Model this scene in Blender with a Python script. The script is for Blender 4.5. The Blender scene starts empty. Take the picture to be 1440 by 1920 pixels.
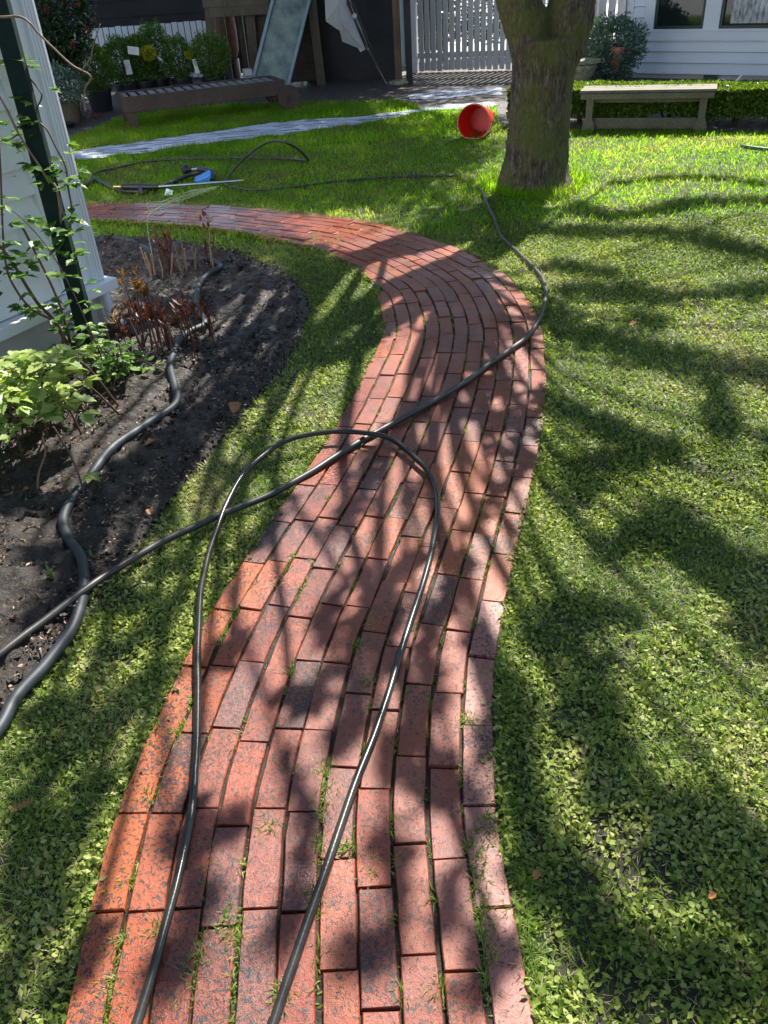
import bpy, math, random
import numpy as np
from mathutils import Vector
random.seed(7); rng = np.random.default_rng(11)
SC = bpy.context.scene
COL = SC.collection
rad = math.radians
# ------------------------------------------------------------------ camera
CF, CP, CR, CH = 1520.0, rad(34.3), rad(4.0), 1.55
cf = np.array([0, math.cos(CP), -math.sin(CP)]); r0 = np.array([1., 0, 0]); u0 = np.cross(r0, cf)
cr = math.cos(CR)*r0 - math.sin(CR)*u0; cu = math.cos(CR)*u0 + math.sin(CR)*r0
cam = bpy.data.cameras.new('camera'); co = bpy.data.objects.new('camera', cam); COL.objects.link(co)
from mathutils import Matrix
co.matrix_world = Matrix(((cr[0], cu[0], -cf[0], 0), (cr[1], cu[1], -cf[1], 0), (cr[2], cu[2], -cf[2], CH), (0, 0, 0, 1)))
cam.sensor_fit = 'VERTICAL'; cam.sensor_height = 24; cam.lens = 24*CF/1920
cam.clip_start = .05; cam.clip_end = 500
SC.camera = co
# ------------------------------------------------------------------ light
AZ, EL = rad(28), rad(48)
SUN = np.array([math.sin(AZ)*math.cos(EL), math.cos(AZ)*math.cos(EL), math.sin(EL)])
w = bpy.data.worlds.new("World"); SC.world = w; w.use_nodes = True
nt = w.node_tree; sky = nt.nodes.new('ShaderNodeTexSky'); sky.sky_type = 'NISHITA'; sky.sun_disc = False
sky.sun_elevation = EL; sky.sun_rotation = AZ; sky.air_density = 1.2; sky.dust_density = .6
nt.links.new(sky.outputs[0], nt.nodes['Background'].inputs[0]); nt.nodes['Background'].inputs[1].default_value = .068
sl = bpy.data.lights.new('sun', 'SUN'); sl.energy = 5.0; sl.angle = rad(.5); sl.color = (1, .95, .87)
so = bpy.data.objects.new('sun', sl); COL.objects.link(so)
so.rotation_euler = Vector(-SUN).to_track_quat('-Z', 'Y').to_euler()
SC.view_settings.view_transform = 'Standard'; SC.view_settings.look = 'None'
SC.view_settings.gamma = 1; SC.view_settings.exposure = 1.3

# ------------------------------------------------------------------ helpers
def ray(x, y): return cf*CF + cr*(x-720) - cu*(y-960)
def G(x, y, z=0.):
    d = ray(x, y); t = (z-CH)/d[2]; return np.array([0, 0, CH]) + t*d
def V(x, y, Y):
    d = ray(x, y); t = Y/d[1]; return np.array([0, 0, CH]) + t*d
def PL(x, y, p0, n):
    d = ray(x, y); o = np.array([0, 0, CH]); t = np.dot(np.array(p0)-o, n)/np.dot(d, n); return o+t*d
def nrm(a): a = np.asarray(a, float); return a/np.linalg.norm(a)
def tag(o, label=None, cat=None, group=None, kind=None):
    if label: o['label'] = label
    if cat: o['category'] = cat
    if group: o['group'] = group
    if kind: o['kind'] = kind
    return o
def thing(name, loc, label, cat, group=None):
    o = bpy.data.objects.new(name, None); COL.objects.link(o); o.location = [float(v) for v in loc]
    o.empty_display_size = .05
    return tag(o, label, cat, group)
def link(me, name, mat, parent=None):
    o = bpy.data.objects.new(name, me); COL.objects.link(o)
    if mat is not None:
        for m_ in (mat if isinstance(mat, (list, tuple)) else [mat]): me.materials.append(m_)
    if parent is not None:
        o.parent = parent
        L = Vector((0, 0, 0)); p = parent
        while p is not None: L += p.location; p = p.parent
        o.location = -L
    return o
class MB:
    def __init__(s): s.v = []; s.f = []
    def add(s, vs, fs):
        n = len(s.v); s.v += [tuple(float(c) for c in p) for p in vs]; s.f += [tuple(i+n for i in f) for f in fs]
    def hexa(s, a, b):   # two quads (4 pts each) -> box
        s.add(list(a)+list(b), [(3, 2, 1, 0), (4, 5, 6, 7), (0, 1, 5, 4), (1, 2, 6, 5), (2, 3, 7, 6), (3, 0, 4, 7)])
    def beam(s, p0, p1, w_, h_, side=None, bev=.0):
        p0 = np.asarray(p0, float); p1 = np.asarray(p1, float); d = nrm(p1-p0)
        if side is None:
            side = np.cross(d, [0, 0, 1]) if abs(d[2]) < .95 else np.array([1., 0, 0])
        side = nrm(np.asarray(side, float) - np.dot(side, d)*d); up = np.cross(side, d)
        a = [p0+sx*side*w_/2+sy*up*h_/2 for sx, sy in ((-1, -1), (1, -1), (1, 1), (-1, 1))]
        b = [q+(p1-p0) for q in a]
        s.hexa(a, b)
    def box(s, c, sx, sy, sz, yaw=0.):
        c = np.asarray(c, float); d = np.array([math.cos(yaw), math.sin(yaw), 0])
        s.beam(c-d*sx/2, c+d*sx/2, sy, sz, side=(-d[1], d[0], 0))
    def tube(s, P, R, n=10, cap=True, squash=None):
        P = np.asarray(P, float); N = len(P); R = np.full(N, R) if np.isscalar(R) else np.asarray(R, float)
        T = np.gradient(P, axis=0); T /= np.linalg.norm(T, axis=1)[:, None]+1e-9
        ref = np.array([0, 0, 1.]) if abs(T[0][2]) < .9 else np.array([1., 0, 0])
        x = nrm(np.cross(ref, T[0])); vs = []
        for i in range(N):
            x = nrm(x - np.dot(x, T[i])*T[i]); y = np.cross(T[i], x)
            for k in range(n):
                a = 2*math.pi*k/n; vs.append(P[i]+R[i]*(math.cos(a)*x+math.sin(a)*y))
        fs = [(i*n+k, i*n+(k+1) % n, (i+1)*n+(k+1) % n, (i+1)*n+k) for i in range(N-1) for k in range(n)]
        if cap: fs += [tuple(range(n-1, -1, -1)), tuple((N-1)*n+k for k in range(n))]
        s.add(vs, fs)
    def lathe(s, prof, c, axis=(0, 0, 1), n=28, x=None, cap=True):
        axis = nrm(axis); x = nrm(np.cross(axis, [0, 1, .01])) if x is None else nrm(x); y = np.cross(axis, x)
        vs = []; c = np.asarray(c, float)
        for r_, h_ in prof:
            for k in range(n):
                a = 2*math.pi*k/n; vs.append(c+axis*h_+r_*(math.cos(a)*x+math.sin(a)*y))
        m = len(prof)
        fs = [(i*n+k, i*n+(k+1) % n, (i+1)*n+(k+1) % n, (i+1)*n+k) for i in range(m-1) for k in range(n)]
        if cap and prof[0][0] > .002: fs.append(tuple(range(n-1, -1, -1)))
        if cap and prof[-1][0] > .002: fs.append(tuple((m-1)*n+k for k in range(n)))
        s.add(vs, fs)
    def build(s, name, mat, parent=None, smooth=False, bevel=0.):
        me = bpy.data.meshes.new(name); me.from_pydata(s.v, [], s.f); me.update()
        if smooth: me.polygons.foreach_set('use_smooth', [True]*len(me.polygons))
        o = link(me, name, mat, parent)
        if bevel:
            b = o.modifiers.new('b', 'BEVEL'); b.width = bevel; b.segments = 2; b.limit_method = 'ANGLE'
        return o
def spline(P, per=8):
    P = np.asarray(P, float); out = []
    Q = np.vstack([2*P[0]-P[1], P, 2*P[-1]-P[-2]])
    for i in range(1, len(Q)-2):
        a, b, c, d = Q[i-1], Q[i], Q[i+1], Q[i+2]
        for t in np.linspace(0, 1, per, endpoint=False):
            out.append(.5*((2*b)+(-a+c)*t+(2*a-5*b+4*c-d)*t*t+(-a+3*b-3*c+d)*t**3))
    out.append(P[-1]); return np.array(out)
def vnoise(x, y, sc, seed=0):
    r_ = np.random.default_rng(seed).random((64, 64)); x = x*sc; y = y*sc
    xi = np.floor(x).astype(int); yi = np.floor(y).astype(int); fx = x-xi; fy = y-yi
    fx = fx*fx*(3-2*fx); fy = fy*fy*(3-2*fy)
    g = lambda a, b: r_[a % 64, b % 64]
    return (g(xi, yi)*(1-fx)+g(xi+1, yi)*fx)*(1-fy)+(g(xi, yi+1)*(1-fx)+g(xi+1, yi+1)*fx)*fy
def inpoly(x, y, poly):
    poly = np.asarray(poly)[:, :2]; ins = np.zeros(x.shape, bool); j = len(poly)-1
    for i in range(len(poly)):
        xi, yi = poly[i]; xj, yj = poly[j]
        c = ((yi > y) != (yj > y)) & (x < (xj-xi)*(y-yi)/(yj-yi+1e-12)+xi); ins ^= c; j = i
    return ins
def ragged(P, amp, step=.05, seed=1):
    out = []
    for a, b in zip(P, np.roll(P, -1, axis=0)):
        n = max(1, int(np.linalg.norm(b-a)/step))
        for t in np.linspace(0, 1, n, endpoint=False): out.append(a+(b-a)*t)
    out = np.array(out); r_ = np.random.default_rng(seed)
    out[:, 1] += amp*(vnoise(out[:, 0], out[:, 1], 6, seed)-.5)*2+amp*.6*(r_.random(len(out))-.5)
    return out
LEAF = (np.array([[0, 0, 0], [-.5, .42, .07], [.5, .42, .07], [0, .45, 0], [0, 1, -.05]]), [(0, 3, 1), (0, 2, 3), (1, 3, 4), (3, 2, 4)])
ROUND = (np.array([[0, 0, 0], [-.42, .22, .05], [.42, .22, .05], [-.5, .6, .05], [.5, .6, .05], [0, 1, 0]]), [(0, 2, 1), (1, 2, 4, 3), (3, 4, 5)])
TOOTH = (np.array([[0, 0, 0], [0, .3, -.02], [0, .65, -.02], [0, 1, -.06],
                   [-.34, .12, .05], [-.3, .24, .03], [-.5, .32, .07], [-.38, .45, .04], [-.45, .56, .06], [-.28, .66, .03], [-.28, .78, .03], [-.1, .85, 0],
                   [.34, .12, .05], [.3, .24, .03], [.5, .32, .07], [.38, .45, .04], [.45, .56, .06], [.28, .66, .03], [.28, .78, .03], [.1, .85, 0]]),
         [(0, 1, 5, 4), (1, 7, 6, 5), (1, 2, 8, 7), (2, 10, 9, 8), (2, 3, 11, 10), (0, 12, 13, 1), (1, 13, 14, 15), (1, 15, 16, 2), (2, 16, 17, 18), (2, 18, 19, 3)])
BLADE = (np.array([[-.5, 0, 0], [.5, 0, 0], [-.32, .55, .06], [.32, .55, .06], [0, 1, .25]]), [(0, 1, 3, 2), (2, 3, 4)])
def scatter(name, P, D, Sd, L, W, tmpl, mat, parent=None, rnd=None, smooth=False):
    V0, F0 = tmpl; n = len(P); D = D/np.linalg.norm(D, axis=1)[:, None]
    Sd = Sd-(Sd*D).sum(1)[:, None]*D; Sd /= np.linalg.norm(Sd, axis=1)[:, None]+1e-9; N = np.cross(Sd, D)
    L = np.broadcast_to(L, (n,)); W = np.broadcast_to(W, (n,))
    vs = (P[:, None]+V0[None, :, 0, None]*(W[:, None, None]*Sd[:, None])+V0[None, :, 1, None]*(L[:, None, None]*D[:, None])
          + V0[None, :, 2, None]*(L[:, None, None]*N[:, None])).reshape(-1, 3)
    k = len(V0); sizes = [len(f) for f in F0]; flat = np.concatenate([np.array(f) for f in F0])
    loops = (np.arange(n)[:, None]*k+flat[None]).ravel(); tot = np.tile(sizes, n); st = np.concatenate([[0], np.cumsum(tot)[:-1]])
    me = bpy.data.meshes.new(name); me.vertices.add(len(vs)); me.vertices.foreach_set('co', vs.ravel())
    me.loops.add(len(loops)); me.loops.foreach_set('vertex_index', loops.astype(np.int32))
    me.polygons.add(len(tot)); me.polygons.foreach_set('loop_start', st.astype(np.int32)); me.polygons.foreach_set('loop_total', tot.astype(np.int32))
    if smooth: me.polygons.foreach_set('use_smooth', np.ones(len(tot), bool))
    if rnd is None: rnd = rng.random(n)
    a = me.attributes.new('rnd', 'FLOAT', 'POINT'); a.data.foreach_set('value', np.repeat(rnd, k).astype(np.float32))
    me.update(calc_edges=True)
    return link(me, name, mat, parent)
def rdir(n, zmin=-.3, zmax=1.):
    z = rng.uniform(zmin, zmax, n); a = rng.uniform(0, 2*math.pi, n); r_ = np.sqrt(np.maximum(0, 1-z*z))
    return np.stack([r_*np.cos(a), r_*np.sin(a), z], 1)
def bush(parent, c, rx, ry, rz, n, mat, ls=.04, name='foliage', tm=LEAF, lump=.25, seed=1, smin=.45, lw=.6):
    d = rdir(n, -1, 1); lm = 1+lump*2*(vnoise(d[:, 0]*2+5+seed, d[:, 1]*2+d[:, 2]*2.7+5, 1.4, seed)-.5)
    P_ = np.array(c)+d*np.array([rx, ry, rz])*(lm*rng.uniform(smin, 1, n)**.6)[:, None]
    k = P_[:, 2] > .03; P_ = P_[k]; d = d[k]; n = len(P_)
    D_ = d+rdir(n, -.6, 1)*.9; return scatter(name, P_, D_, rdir(n, -.7, .7), rng.uniform(.6, 1.2, n)*ls, rng.uniform(.6, 1.1, n)*ls*lw, tm, mat, parent)
# ------------------------------------------------------------------ materials
def newmat(name):
    m = bpy.data.materials.new(name); m.use_nodes = True; t = m.node_tree
    return m, t, t.nodes['Principled BSDF'], t.nodes['Material Output']
def ramp(t, fac, stops):
    r_ = t.nodes.new('ShaderNodeValToRGB'); e = r_.color_ramp.elements
    while len(e) < len(stops): e.new(.5)
    for i, (p, c) in enumerate(stops): e[i].position = p; e[i].color = (*c, 1) if len(c) == 3 else c
    t.links.new(fac, r_.inputs[0]); return r_.outputs[0]
def noise(t, scale, detail=6, rough=.6, vec=None, dist=0.):
    n = t.nodes.new('ShaderNodeTexNoise'); n.inputs['Scale'].default_value = scale; n.inputs['Detail'].default_value = detail
    n.inputs['Roughness'].default_value = rough; n.inputs['Distortion'].default_value = dist
    if vec is None:
        g = t.nodes.new('ShaderNodeNewGeometry'); vec = g.outputs['Position']
    t.links.new(vec, n.inputs['Vector']); return n.outputs['Fac']
def mapv(t, sx, sy, sz, rz=0.):
    g = t.nodes.new('ShaderNodeNewGeometry'); m = t.nodes.new('ShaderNodeMapping')
    m.inputs['Scale'].default_value = (sx, sy, sz); m.inputs['Rotation'].default_value = (0, 0, rz)
    t.links.new(g.outputs['Position'], m.inputs['Vector']); return m.outputs[0]
def mix(t, a, b, f, mode='MIX'):
    m = t.nodes.new('ShaderNodeMix'); m.data_type = 'RGBA'; m.blend_type = mode
    for s_, v_ in ((m.inputs[0], f), (m.inputs[6], a), (m.inputs[7], b)):
        if isinstance(v_, (int, float)): s_.default_value = v_
        elif isinstance(v_, tuple): s_.default_value = (*v_, 1)
        else: t.links.new(v_, s_)
    return m.outputs[2]
def bump(t, h, s, d=.01, prev=None):
    b = t.nodes.new('ShaderNodeBump'); b.inputs['Strength'].default_value = s; b.inputs['Distance'].default_value = d
    t.links.new(h, b.inputs['Height'])
    if prev is not None: t.links.new(prev, b.inputs['Normal'])
    return b.outputs[0]
def mathn(t, op, a, b=0.):
    m = t.nodes.new('ShaderNodeMath'); m.operation = op
    for i, v_ in enumerate((a, b)):
        if isinstance(v_, (int, float)): m.inputs[i].default_value = v_
        else: t.links.new(v_, m.inputs[i])
    return m.outputs[0]
def simple(name, c, rough=.6, var=.25, sc=8., bmp=.3, bsc=60., bd=.003, metal=0., stretch=None, spec=.5, c2=None):
    m, t, b, o = newmat(name)
    vec = mapv(t, *stretch) if stretch else None
    n = noise(t, sc, 6, .6, vec)
    cc = ramp(t, n, [(.3, tuple(v*(1-var) for v in c)), (.7, tuple(min(1, v*(1+var)) for v in (c2 or c)))])
    t.links.new(cc, b.inputs['Base Color']); b.inputs['Roughness'].default_value = rough; b.inputs['Metallic'].default_value = metal
    b.inputs['Specular IOR Level'].default_value = spec
    if bmp: t.links.new(bump(t, noise(t, bsc, 4, .6, vec), bmp, bd), b.inputs['Normal'])
    return m
def leafmat(name, stops, rough=.45, tr=.35, spec=.4, trc=1.6, patch=None):
    m, t, b, o = newmat(name)
    a = t.nodes.new('ShaderNodeAttribute'); a.attribute_name = 'rnd'
    cc = ramp(t, a.outputs['Fac'], stops)
    if patch: cc = mix(t, cc, patch, ramp(t, noise(t, 1.6, 4, .65), [(.45, (0, 0, 0)), (.68, (.85, .85, .85))]))
    t.links.new(cc, b.inputs['Base Color']); b.inputs['Roughness'].default_value = rough; b.inputs['Specular IOR Level'].default_value = spec
    tl = t.nodes.new('ShaderNodeBsdfTranslucent')
    t.links.new(mix(t, cc, (trc*1.0, trc*1.05, trc*.35), 1., 'MULTIPLY'), tl.inputs['Color'])
    mx = t.nodes.new('ShaderNodeMixShader'); mx.inputs[0].default_value = tr
    t.links.new(b.outputs[0], mx.inputs[1]); t.links.new(tl.outputs[0], mx.inputs[2]); t.links.new(mx.outputs[0], o.inputs[0])
    return m
# brick
def brickmat():
    m, t, b, o = newmat('wet_brick')
    a = t.nodes.new('ShaderNodeAttribute'); a.attribute_name = 'rnd'
    a2 = t.nodes.new('ShaderNodeAttribute'); a2.attribute_name = 'stain'
    base = ramp(t, a.outputs['Fac'], [(0, (.19, .034, .013)), (.25, (.27, .050, .015)), (.5, (.20, .044, .022)), (.75, (.27, .064, .022)), (.92, (.20, .056, .034)), (1, (.16, .046, .032))])
    base = mix(t, base, ramp(t, noise(t, 26, 5, .6), [(.35, (.62, .55, .55)), (.65, (1.12, 1.05, 1.0))]), .8, 'MULTIPLY')
    base = mix(t, base, (.38, .085, .018), ramp(t, noise(t, 1.1, 3), [(.5, (0, 0, 0)), (.7, (.55, .55, .55))]))
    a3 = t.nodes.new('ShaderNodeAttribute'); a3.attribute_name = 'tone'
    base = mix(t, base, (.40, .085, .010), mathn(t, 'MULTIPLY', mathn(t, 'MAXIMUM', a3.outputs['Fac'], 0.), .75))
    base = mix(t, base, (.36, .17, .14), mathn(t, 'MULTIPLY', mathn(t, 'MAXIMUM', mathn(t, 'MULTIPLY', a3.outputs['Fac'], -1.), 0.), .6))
    # lichen specks
    g = t.nodes.new('ShaderNodeNewGeometry'); 
    n1 = noise(t, 120, 4, .62, None, .9); mask = noise(t, 4.5, 3, .6)
    th = mathn(t, 'ADD', n1, mathn(t, 'MULTIPLY', mathn(t, 'SUBTRACT', mask, .5), .35))
    th = mathn(t, 'ADD', th, mathn(t, 'MULTIPLY', a2.outputs['Fac'], .1))
    sp = ramp(t, th, [(.565, (0, 0, 0)), (.60, (1, 1, 1))])
    base = mix(t, base, (.022, .016, .016), mathn(t, 'MULTIPLY', sp, .92))
    blot = ramp(t, mathn(t, 'ADD', noise(t, 9, 6, .75), mathn(t, 'MULTIPLY', a2.outputs['Fac'], .035)), [(.59, (0, 0, 0)), (.72, (.75, .75, .75))])
    base = mix(t, base, (.035, .022, .020), blot)
    t.links.new(base, b.inputs['Base Color'])
    wet = noise(t, 2.3, 4, .6)
    vd = t.nodes.new('ShaderNodeVectorMath'); vd.operation = 'DISTANCE'; t.links.new(g.outputs['Position'], vd.inputs[0]); c_ = G(395, 406); vd.inputs[1].default_value = (c_[0], c_[1], 0)
    film = ramp(t, mathn(t, 'ADD', mathn(t, 'MULTIPLY', vd.outputs['Value'], .5), mathn(t, 'MULTIPLY', noise(t, 3.5, 4), .4)), [(.45, (1, 1, 1)), (1., (0, 0, 0))])
    rgh = mix(t, ramp(t, wet, [(.35, (.24, .24, .24)), (.65, (.46, .46, .46))]), (.20, .20, .20), film)
    t.links.new(rgh, b.inputs['Roughness']); b.inputs['Coat Roughness'].default_value = .22; t.links.new(mathn(t, 'MAXIMUM', film, mathn(t, 'MULTIPLY', ramp(t, noise(t, 3.3, 4), [(.42, (0, 0, 0)), (.6, (1, 1, 1))]), .28)), b.inputs['Coat Weight'])
    b.inputs['Specular IOR Level'].default_value = .45
    h = bump(t, noise(t, 420, 3, .7), .75, .0014); h = bump(t, noise(t, 60, 5, .6), .5, .003, h); h = bump(t, sp, .25, .001, h)
    t.links.new(h, b.inputs['Normal']); return m
def woodmat(name, c, c2, sx=1, sy=1, sz=1, rough=.75):
    m, t, b, o = newmat(name)
    v_ = mapv(t, sx, sy, sz)
    n = noise(t, 14, 8, .65, v_)
    cc = ramp(t, n, [(.3, c), (.7, c2)]); cc = mix(t, cc, ramp(t, noise(t, 3, 4), [(.4, (.75, .78, .72)), (.65, (1.1, 1.1, 1.1))]), 1., 'MULTIPLY')
    t.links.new(cc, b.inputs['Base Color']); b.inputs['Roughness'].default_value = rough
    t.links.new(bump(t, n, .5, .004), b.inputs['Normal']); return m
def soilmat(name, c1, c2, wetr=(.35, .85)):
    m, t, b, o = newmat(name)
    n = noise(t, 9, 10, .72); n2 = noise(t, 75, 8, .78)
    cc = ramp(t, n2, [(.35, tuple(v*.45 for v in c1)), (.55, c1), (.75, c2)])
    cc = mix(t, cc, ramp(t, n, [(.35, (.55, .55, .55)), (.65, (1.15, 1.12, 1.1))]), 1., 'MULTIPLY')
    t.links.new(cc, b.inputs['Base Color'])
    t.links.new(ramp(t, noise(t, 18, 5), [(.4, (wetr[0],)*3), (.6, (wetr[1],)*3)]), b.inputs['Roughness'])
    h = bump(t, n2, .8, .008); h = bump(t, noise(t, 35, 6, .7), .7, .02, h)
    t.links.new(h, b.inputs['Normal']); return m
M_brick = brickmat()
M_joint = soilmat('joint_soil', (.045, .036, .02), (.11, .11, .045), (.2, .7))
M_soil = soilmat('bed_soil', (.036, .026, .019), (.27, .20, .15), (.35, .8))
M_mulch = leafmat('mulch', [(0, (.03, .02, .015)), (.6, (.15, .10, .065)), (1, (.45, .33, .24))], .7, .05, .3, 1.)
M_dirt = soilmat('yard_dirt', (.10, .085, .075), (.20, .17, .15), (.4, .85))
M_under = soilmat('lawn_soil', (.05, .05, .022), (.13, .12, .06), (.6, .9))
M_far = soilmat('far_ground', (.16, .15, .12), (.28, .26, .22), (.7, .9))
M_straw = leafmat('straw', [(0, (.16, .13, .06)), (1, (.42, .36, .22))], .7, .1, .2, 1.)
M_grass = leafmat('grass', [(0, (.07, .13, .014)), (.4, (.14, .23, .026)), (.75, (.22, .31, .05)), (.93, (.32, .34, .11)), (1, (.42, .35, .20))], .45, .4, .4, 1.9)
M_clover = leafmat('weed_leaf', [(0, (.06, .10, .014)), (.35, (.155, .21, .034)), (.7, (.29, .345, .08)), (.9, (.44, .46, .17)), (1, (.33, .25, .14))], .58, .3, .25, 1.6)
M_lawnfar = leafmat('lawn_blade', [(0, (.07, .15, .008)), (.5, (.14, .27, .012)), (.85, (.24, .36, .02)), (1, (.36, .37, .12))], .5, .62, .2, 2.5, (.17, .19, .06))
M_crown = leafmat('tree_leaf', [(0, (.04, .08, .015)), (1, (.10, .17, .03))], .45, .25)
M_box = leafmat('box_leaf', [(0, (.04, .095, .015)), (.6, (.085, .17, .022)), (1, (.20, .30, .045))], .3, .3, .6, 1.8)
M_hedge = leafmat('hedge_leaf', [(0, (.05, .10, .012)), (.6, (.11, .18, .022)), (1, (.26, .33, .06))], .32, .35, .6, 1.7)
M_gold = leafmat('golden_leaf', [(0, (.35, .38, .02)), (1, (.55, .52, .04))], .4, .4)
M_rasp = leafmat('bramble_leaf', [(0, (.055, .12, .03)), (.6, (.10, .20, .045)), (1, (.22, .34, .08))], .42, .4, .45, 1.7)
M_pale = leafmat('pale_bramble_leaf', [(0, (.17, .26, .06)), (.6, (.31, .41, .12)), (1, (.50, .56, .20))], .42, .35, .45, 1.4)
M_dark = leafmat('camellia_leaf', [(0, (.015, .04, .015)), (1, (.035, .075, .025))], .22, .1, .7)
M_blue = leafmat('blue_leaf', [(0, (.07, .13, .10)), (1, (.17, .26, .20))], .5, .15, .4, 1.2)
M_red = leafmat('red_petal', [(0, (.16, .01, .016)), (1, (.32, .03, .035))], .5, .2, .4, 1.0)
M_white_p = leafmat('white_petal', [(0, (.7, .7, .68)), (1, (.8, .8, .8))], .5, .2, .4, 1.0)
M_shoot = leafmat('red_shoot', [(0, (.05, .014, .012)), (.6, (.11, .028, .022)), (1, (.19, .075, .03))], .45, .2, .4, 1.3)
M_bronze = leafmat('bronze_leaf', [(0, (.08, .03, .012)), (.6, (.15, .07, .018)), (1, (.30, .17, .035))], .4, .35, .4, 1.3)
M_drystem = leafmat('dry_stem_leaf', [(0, (.22, .13, .07)), (1, (.42, .29, .18))], .7, .1, .2, 1.)
M_deadleaf = simple('dead_leaf', (.34, .14, .05), .55, .35, 40, .3)
M_stem = simple('cane', (.11, .06, .042), .6, .4, 30, .3)
M_tan = simple('dry_cane', (.26, .17, .11), .65, .35, 30, .3)
M_white = simple('white_paint', (.80, .82, .88), .45, .05, 3, .15, 40, .002)
M_white2 = simple('old_white_paint', (.46, .46, .48), .6, .1, 12, .25, 40, .002, stretch=(1, 1, .15))
M_found = simple('foundation_paint', (.52, .51, .50), .7, .12, 9, .4, 70)
M_post = simple('green_post_paint', (.008, .022, .018), .6, .2, 20, .2, spec=.2)
M_hoseA = simple('soaker_hose_rubber', (.022, .029, .036), .55, .4, 14, .35, 160, .001)
M_hoseB = simple('grey_hose_rubber', (.040, .037, .033), .42, .5, 10, .3, 120, .001)
M_hoseC = simple('black_wet_hose', (.010, .010, .010), .24, .4, 12, .3, 140, .0008, c2=(.03, .028, .024))
M_green = simple('green_hose', (.05, .14, .10), .4, .2, 12, .1)
M_black = simple('black_plastic', (.02, .02, .022), .35, .2, 12, .1)
M_pot = simple('nursery_pot', (.014, .016, .022), .38, .2, 12, .1)
M_bluep = simple('blue_plastic', (.02, .20, .62), .3, .1, 12, .1)
M_redp = simple('red_plastic', (.80, .022, .010), .33, .12, 14, .25, 90, .001)
M_steel = simple('steel', (.6, .6, .6), .3, .1, 12, .1, metal=1.)
M_brass = simple('brass', (.6, .42, .15), .35, .1, 12, .1, metal=1.)
M_slide = simple('slide_metal', (.15, .20, .20), .42, .35, 5, .3, 30, .003, c2=(.24, .29, .25))
M_rail = simple('slide_rail', (.25, .34, .37), .4, .15, 6, .1)
M_canvas = simple('canvas', (.40, .40, .41), .8, .12, 5, .35, 14, .01)
M_terra = simple('terracotta', (.42, .17, .10), .75, .2, 14, .3)
M_stone = simple('mossy_stone', (.22, .20, .15), .85, .4, 18, .6, 50, .008, c2=(.30, .30, .18))
M_paper = simple('white_paper', (.8, .82, .85), .6, .05, 12, 0)
M_glass, _t, _b, _o = newmat('window_glass')
_b.inputs['Base Color'].default_value = (.015, .022, .022, 1); _b.inputs['Roughness'].default_value = .04
M_sash = simple('dark_sash', (.02, .04, .035), .4, .1, 12, .1)
M_lace = simple('lace_curtain', (.34, .35, .34), .9, .75, 26, .3, 20, .01, stretch=(1, 1, .35), c2=(.5, .5, .5))
M_wgrey = woodmat('grey_bench_wood', (.10, .085, .055), (.22, .195, .145), .5, 6, 6)
M_wplay = woodmat('play_wood', (.075, .058, .042), (.16, .125, .09), 6, 6, .6)
M_wplank = woodmat('plank_wood', (.05, .036, .026), (.11, .08, .055), .5, 1, 8)
M_wdark = woodmat('dark_stained_boards', (.016, .015, .017), (.036, .034, .038), .3, .3, 8)
M_wbrown = woodmat('brown_post_wood', (.11, .065, .04), (.19, .12, .08), 6, 6, .6)
M_lounge = woodmat('lounger_wood', (.05, .032, .028), (.095, .065, .055), .6, 5, 5)
M_slat = woodmat('lounger_slat', (.16, .155, .15), (.32, .31, .30), 4, .6, 4)  # paler than the rails: sky reflection on the slats put into the colour
# bark
def barkmat():
    m, t, b, o = newmat('mossy_bark')
    v_ = mapv(t, 5, 5, 1.1); n = noise(t, 9, 9, .7, v_, .6); f = noise(t, 26, 8, .7, mapv(t, 3, 3, 1.2))
    cc = ramp(t, n, [(.36, (.025, .018, .014)), (.5, (.10, .07, .05)), (.64, (.26, .20, .155))])
    cc = mix(t, cc, (.13, .14, .03), ramp(t, noise(t, 3.2, 5, .65), [(.42, (0, 0, 0)), (.56, (.85, .85, .85))]))
    cc = mix(t, cc, ramp(t, f, [(.35, (.5, .5, .5)), (.65, (1.2, 1.2, 1.2))]), .8, 'MULTIPLY')
    t.links.new(cc, b.inputs['Base Color']); b.inputs['Roughness'].default_value = .85
    h = bump(t, f, .6, .012); h = bump(t, n, .9, .03, h); t.links.new(h, b.inputs['Normal']); return m
M_bark = barkmat()
def puddlemat():
    m, t, b, o = newmat('painted_sheen_water')
    v_ = mapv(t, 1.2, 7, 1, rad(-12)); n = noise(t, 2.6, 8, .7, v_, .4)
    cc = ramp(t, n, [(.44, (.06, .055, .05)), (.50, (.66, .72, .88)), (.7, (.86, .90, 1.0))])  # pale blues paint the sky reflection onto the water, dark streaks are mud
    t.links.new(cc, b.inputs['Base Color']); t.links.new(ramp(t, n, [(.4, (.5,)*3), (.5, (.3,)*3)]), b.inputs['Roughness'])
    b.inputs['Specular IOR Level'].default_value = .8
    t.links.new(bump(t, n, .1, .004), b.inputs['Normal']); return m
M_puddle = puddlemat()

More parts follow.
